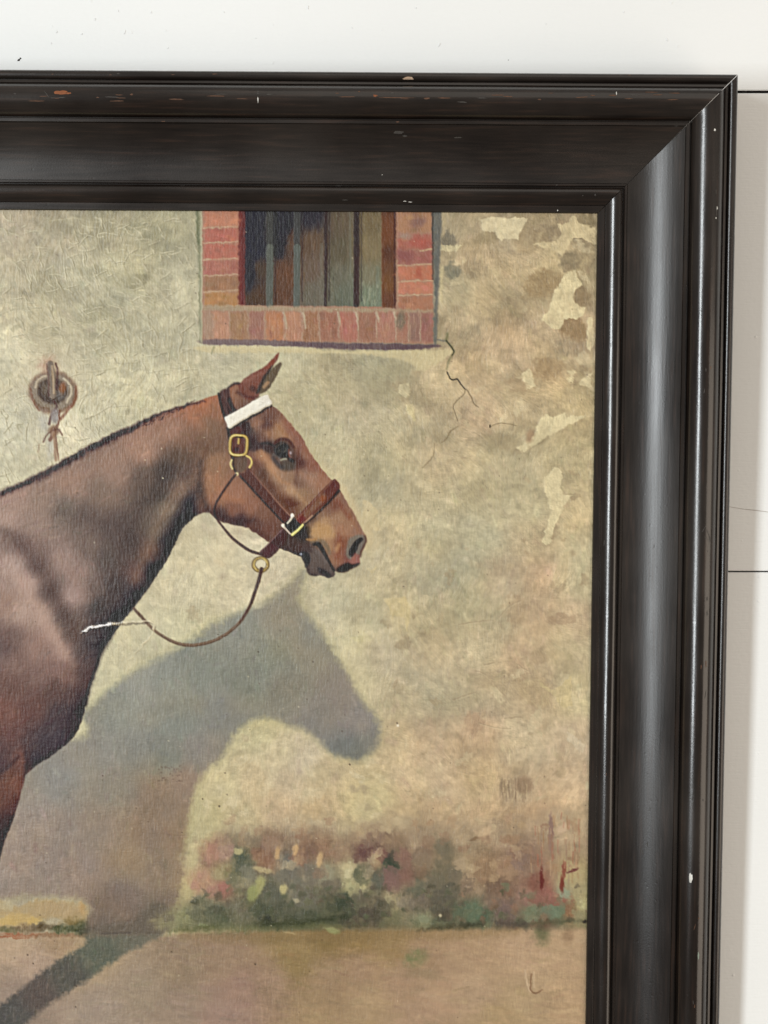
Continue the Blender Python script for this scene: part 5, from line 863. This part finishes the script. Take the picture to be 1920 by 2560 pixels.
M_PX = mat_frame('ebonised_wood_polished', 'x', -.065); M_PZ = mat_frame('ebonised_wood_polished_upright', 'z', -.065)
M_DX = mat_frame('ebonised_wood_dull', 'x', .06); M_DZ = mat_frame('ebonised_wood_dull_upright', 'z', .06)
M_SIDE = mat_plain('frame_side', (.016, .012, .010), .5, .4)
rnd = random.Random(3)
def corner(side, end, s):
    # side: 0 top, 1 right, 2 bottom, 3 left; end 0/1 -> plane coordinates of the mitre at offset s (metres)
    g = .0003
    c = {0: [(UL - s + g, VT + s), (UR + s - g, VT + s)], 1: [(UR + s, VT + s - g), (UR + s, VB - s + g)], 2: [(UR + s - g, VB - s), (UL - s + g, VB - s)], 3: [(UL - s, VB - s + g), (UL - s, VT + s - g)]}
    return c[side][end]
rails = []
for side in range(4):
    mat = M_FX if side in (0, 2) else M_FZ
    # carcass of the rail: sides and back
    sec = [(-.2, -2.0), (-.2, -8), (12, -8), (12, -15.9), (115.3, -15.9), (115.3, 9.5), (60, 4), (30, 0)]
    vv = []
    for e in (0, 1):
        for s, h in sec: u, v = corner(side, e, s / 1000); vv.append(L(u, v, h / 1000))
    n = len(sec); ff = [(i, (i + 1) % n, n + (i + 1) % n, n + i) for i in range(n)] + [tuple(range(n))[::-1], tuple(range(n, 2 * n))]
    rail = mesh_obj('frame_rail', vv, ff, M_SIDE, pic); rails.append(rail)
    NS = 150 if side < 2 else 30
    for nm, prof in PROFILE:
        ph = [rnd.uniform(0, 6.28) for _ in range(4)]; vv = []; ff = []; k = len(prof)
        for i in range(NS + 1):
            t = i / NS; wob = .10 * math.sin(9 * t + ph[0]) + .05 * math.sin(31 * t + ph[1]); wb2 = .08 * math.sin(13 * t + ph[2]) + .04 * math.sin(47 * t + ph[3])
            wob *= math.sin(math.pi * t) ** .3; wb2 *= math.sin(math.pi * t) ** .3
            for s, h in prof:
                a0 = corner(side, 0, s / 1000); a1 = corner(side, 1, s / 1000)
                u = a0[0] + (a1[0] - a0[0]) * t; v = a0[1] + (a1[1] - a0[1]) * t
                ds = wob / 1000 if 1 < s < 113 else 0
                if side == 0: v += ds
                elif side == 1: u += ds
                vv.append(L(u, v, (h + (wb2 if h > 2 else 0)) / 1000))
        for i in range(NS):
            for j in range(k - 1):
                p = i * k + j; ff.append((p, p + 1, p + k + 1, p + k))
        o = mesh_obj(nm, vv, ff, (M_DX if mat is M_FX else M_DZ) if nm == 'cove' else (M_PX if mat is M_FX else M_PZ) if nm in ('inner_bead', 'torus') else mat, rail, False)
        m_ = o.data; m_.polygons.foreach_set('use_smooth', [True] * len(m_.polygons)); m_.update()
        # keep crisp arrises crisp
        bm = bmesh.new(); bm.from_mesh(m_); bmesh.ops.recalc_face_normals(bm, faces=bm.faces)
        for e in bm.edges:
            if len(e.link_faces) == 2 and e.calc_face_angle(0) > math.radians(33): e.smooth = False
        bm.to_mesh(m_); bm.free()
# outward facing check is not needed for closed shading; both sides shade alike

# chips, scratches and rubbed spots on the mouldings
FLAT = []
for nm, prof in PROFILE: FLAT += prof
def prof_h(s):
    best = 0
    for nm, prof in PROFILE:
        for (s0, h0), (s1, h1) in zip(prof, prof[1:]):
            if s0 <= s <= s1 and s1 - s0 > 1e-6: best = max(best, h0 + (h1 - h0) * (s - s0) / (s1 - s0))
    return best
M_CHIP = {'raw': mat_plain('bare_wood_chip', (.42, .30, .21), .8, .2), 'orange': mat_plain('rubbed_orange_wood', (.22, .075, .028), .6, .3), 'brown': mat_plain('rubbed_brown_wood', (.10, .048, .026), .6, .3),
    'white': mat_plain('white_paint_fleck', (.62, .62, .58), .7, .3), 'grey': mat_plain('grey_scuff', (.055, .05, .045), .7, .3), 'green': mat_plain('pale_green_fleck', (.22, .27, .22), .7, .3)}
def to_plane(px, py, h):
    fw = Vector((0, math.cos(PITCH), -math.sin(PITCH))); up = Vector((0, math.sin(PITCH), math.cos(PITCH)))
    d = fw * FPX + Vector((1, 0, 0)) * (px - 960) + up * (1280 - py); n = MR @ Vector((0, -1, 0)); C = Vector((0, -CAM_D, 1.5))
    t = ((O + n * h - C).dot(n)) / d.dot(n); p = MR.transposed() @ (C + d * t - O); return p.x, p.z
def chip(side, px, py, la, lc, kind, ang=0, name='paint_chip', lift=.00012):
    """irregular flake: la along and lc across in photo pixels, seated on the moulding surface"""
    h = .015
    for _ in range(6):
        u, v = to_plane(px, py, h); s = (v - VT if side == 0 else u - UR) * 1000; h = prof_h(s) / 1000
    K = .000346; r = random.Random(int(px * 13 + py * 7)); n = 14; vv = []; nr = 3
    def pt(a, c):
        ar = a * math.cos(ang) - c * math.sin(ang); cr = a * math.sin(ang) + c * math.cos(ang)
        if side == 0: uu, v2 = u + ar, v + cr; ss = (v2 - VT) * 1000
        else: uu, v2 = u + cr, v + ar; ss = (uu - UR) * 1000
        return L(uu, v2, prof_h(ss) / 1000 + lift)
    vv.append(pt(0, 0)); rad = [r.uniform(.6, 1.1) for _ in range(n)]
    for k in range(1, nr + 1):
        for i in range(n):
            th = 2 * math.pi * i / n; vv.append(pt(la * K * .5 * rad[i] * k / nr * math.cos(th), lc * K * .5 * rad[i] * k / nr * math.sin(th)))
    ff = [(0, 1 + i, 1 + (i + 1) % n) for i in range(n)]
    for k in range(nr - 1):
        for i in range(n): b0 = 1 + k * n; ff.append((b0 + i, b0 + n + i, b0 + n + (i + 1) % n, b0 + (i + 1) % n))
    return mesh_obj(name, vv, ff, M_CHIP[kind], rails[side])
for q in [(1021, 197, 30, 9, 'raw'), (152, 232, 34, 13, 'orange'), (172, 233, 14, 5, 'orange'), (329, 236, 8, 6, 'brown'), (540, 240, 60, 3, 'brown'), (870, 242, 44, 2.5, 'brown'), (938, 239, 12, 6, 'orange'), (990, 244, 90, 2.5, 'brown'), (1068, 246, 16, 5, 'brown'), (1110, 245, 34, 3, 'brown'), (1205, 245, 30, 2.5, 'grey'), (898, 229, 6, 4, 'brown'),
        (996, 331, 30, 7, 'grey'), (1012, 340, 14, 4, 'grey'), (1145, 344, 20, 3, 'grey'), (1012, 503, 10, 2, 'white'), (1026, 505, 12, 2, 'white'), (955, 437, 2.5, 2, 'white'), (1394, 526, 3, 4, 'white'), (862, 500, 18, 2, 'grey'), (1690, 316, 9, 3, 'grey'), (1457, 489, 3, 3, 'grey'), (1488, 487, 4, 6, 'grey'), (296, 184, 8, 3, 'grey'), (117, 198, 6, 2, 'grey')]:
    chip(0, *q)
chip(0, 645, 231, 11, 5, 'grey', math.pi / 2); chip(0, 645, 250, 16, 2.6, 'white', math.pi / 2); chip(0, 117, 236, 26, 1.6, 'grey', -.9); chip(0, 1541, 233, 11, 2.2, 'white', math.pi / 2); chip(0, 1747, 224, 16, 2.2, 'grey', .6)
for q in [(1787, 325, 7, 6, 'white'), (1791, 530, 26, 3, 'grey'), (1793, 520, 8, 4, 'white'), (1790, 545, 5, 3, 'white'), (1768, 1497, 12, 4, 'grey'), (1768, 1533, 14, 4, 'grey'), (1769, 1378, 4, 3, 'grey'), (1746, 2390, 24, 4, 'green'), (1727, 2195, 30, 9, 'white'), (1790, 480, 14, 3, 'grey'), (1773, 1347, 22, 2, 'grey'), (1758, 2000, 6, 3, 'grey')]:
    chip(1, *q)
chip(1, 1760, 1322, 22, 2, 'grey', .5); chip(1, 1772, 1338, 34, 2.2, 'grey', -.35); chip(1, 1765, 1345, 14, 2, 'grey', -.8); chip(1, 1764, 1735, 24, 1.6, 'grey', .15)
# rubbed arrises and old knocks along the crests
wr = random.Random(21)
for i in range(34):
    chip(0, wr.uniform(20, 1700), 241 + wr.gauss(0, 7), wr.uniform(8, 46), wr.uniform(1.5, 3.2), wr.choice(['brown', 'brown', 'grey']), wr.gauss(0, .03), 'rubbed_spot', .00008)
for i in range(12):
    chip(0, wr.uniform(20, 1600), wr.choice([188, 303, 463]) + wr.gauss(0, 2), wr.uniform(5, 22), wr.uniform(1.2, 2.4), wr.choice(['brown', 'grey']), 0, 'rubbed_spot', .00008)
for i in range(22):
    y = wr.uniform(320, 2540); chip(1, wr.choice([1772, 1760, 1640, 1524]) - (y - 1000) * .018 + wr.gauss(0, 5), y, wr.uniform(5, 22), wr.uniform(1.3, 2.6), wr.choice(['grey', 'brown', 'grey']), wr.gauss(0, .2), 'rubbed_spot', .00008)
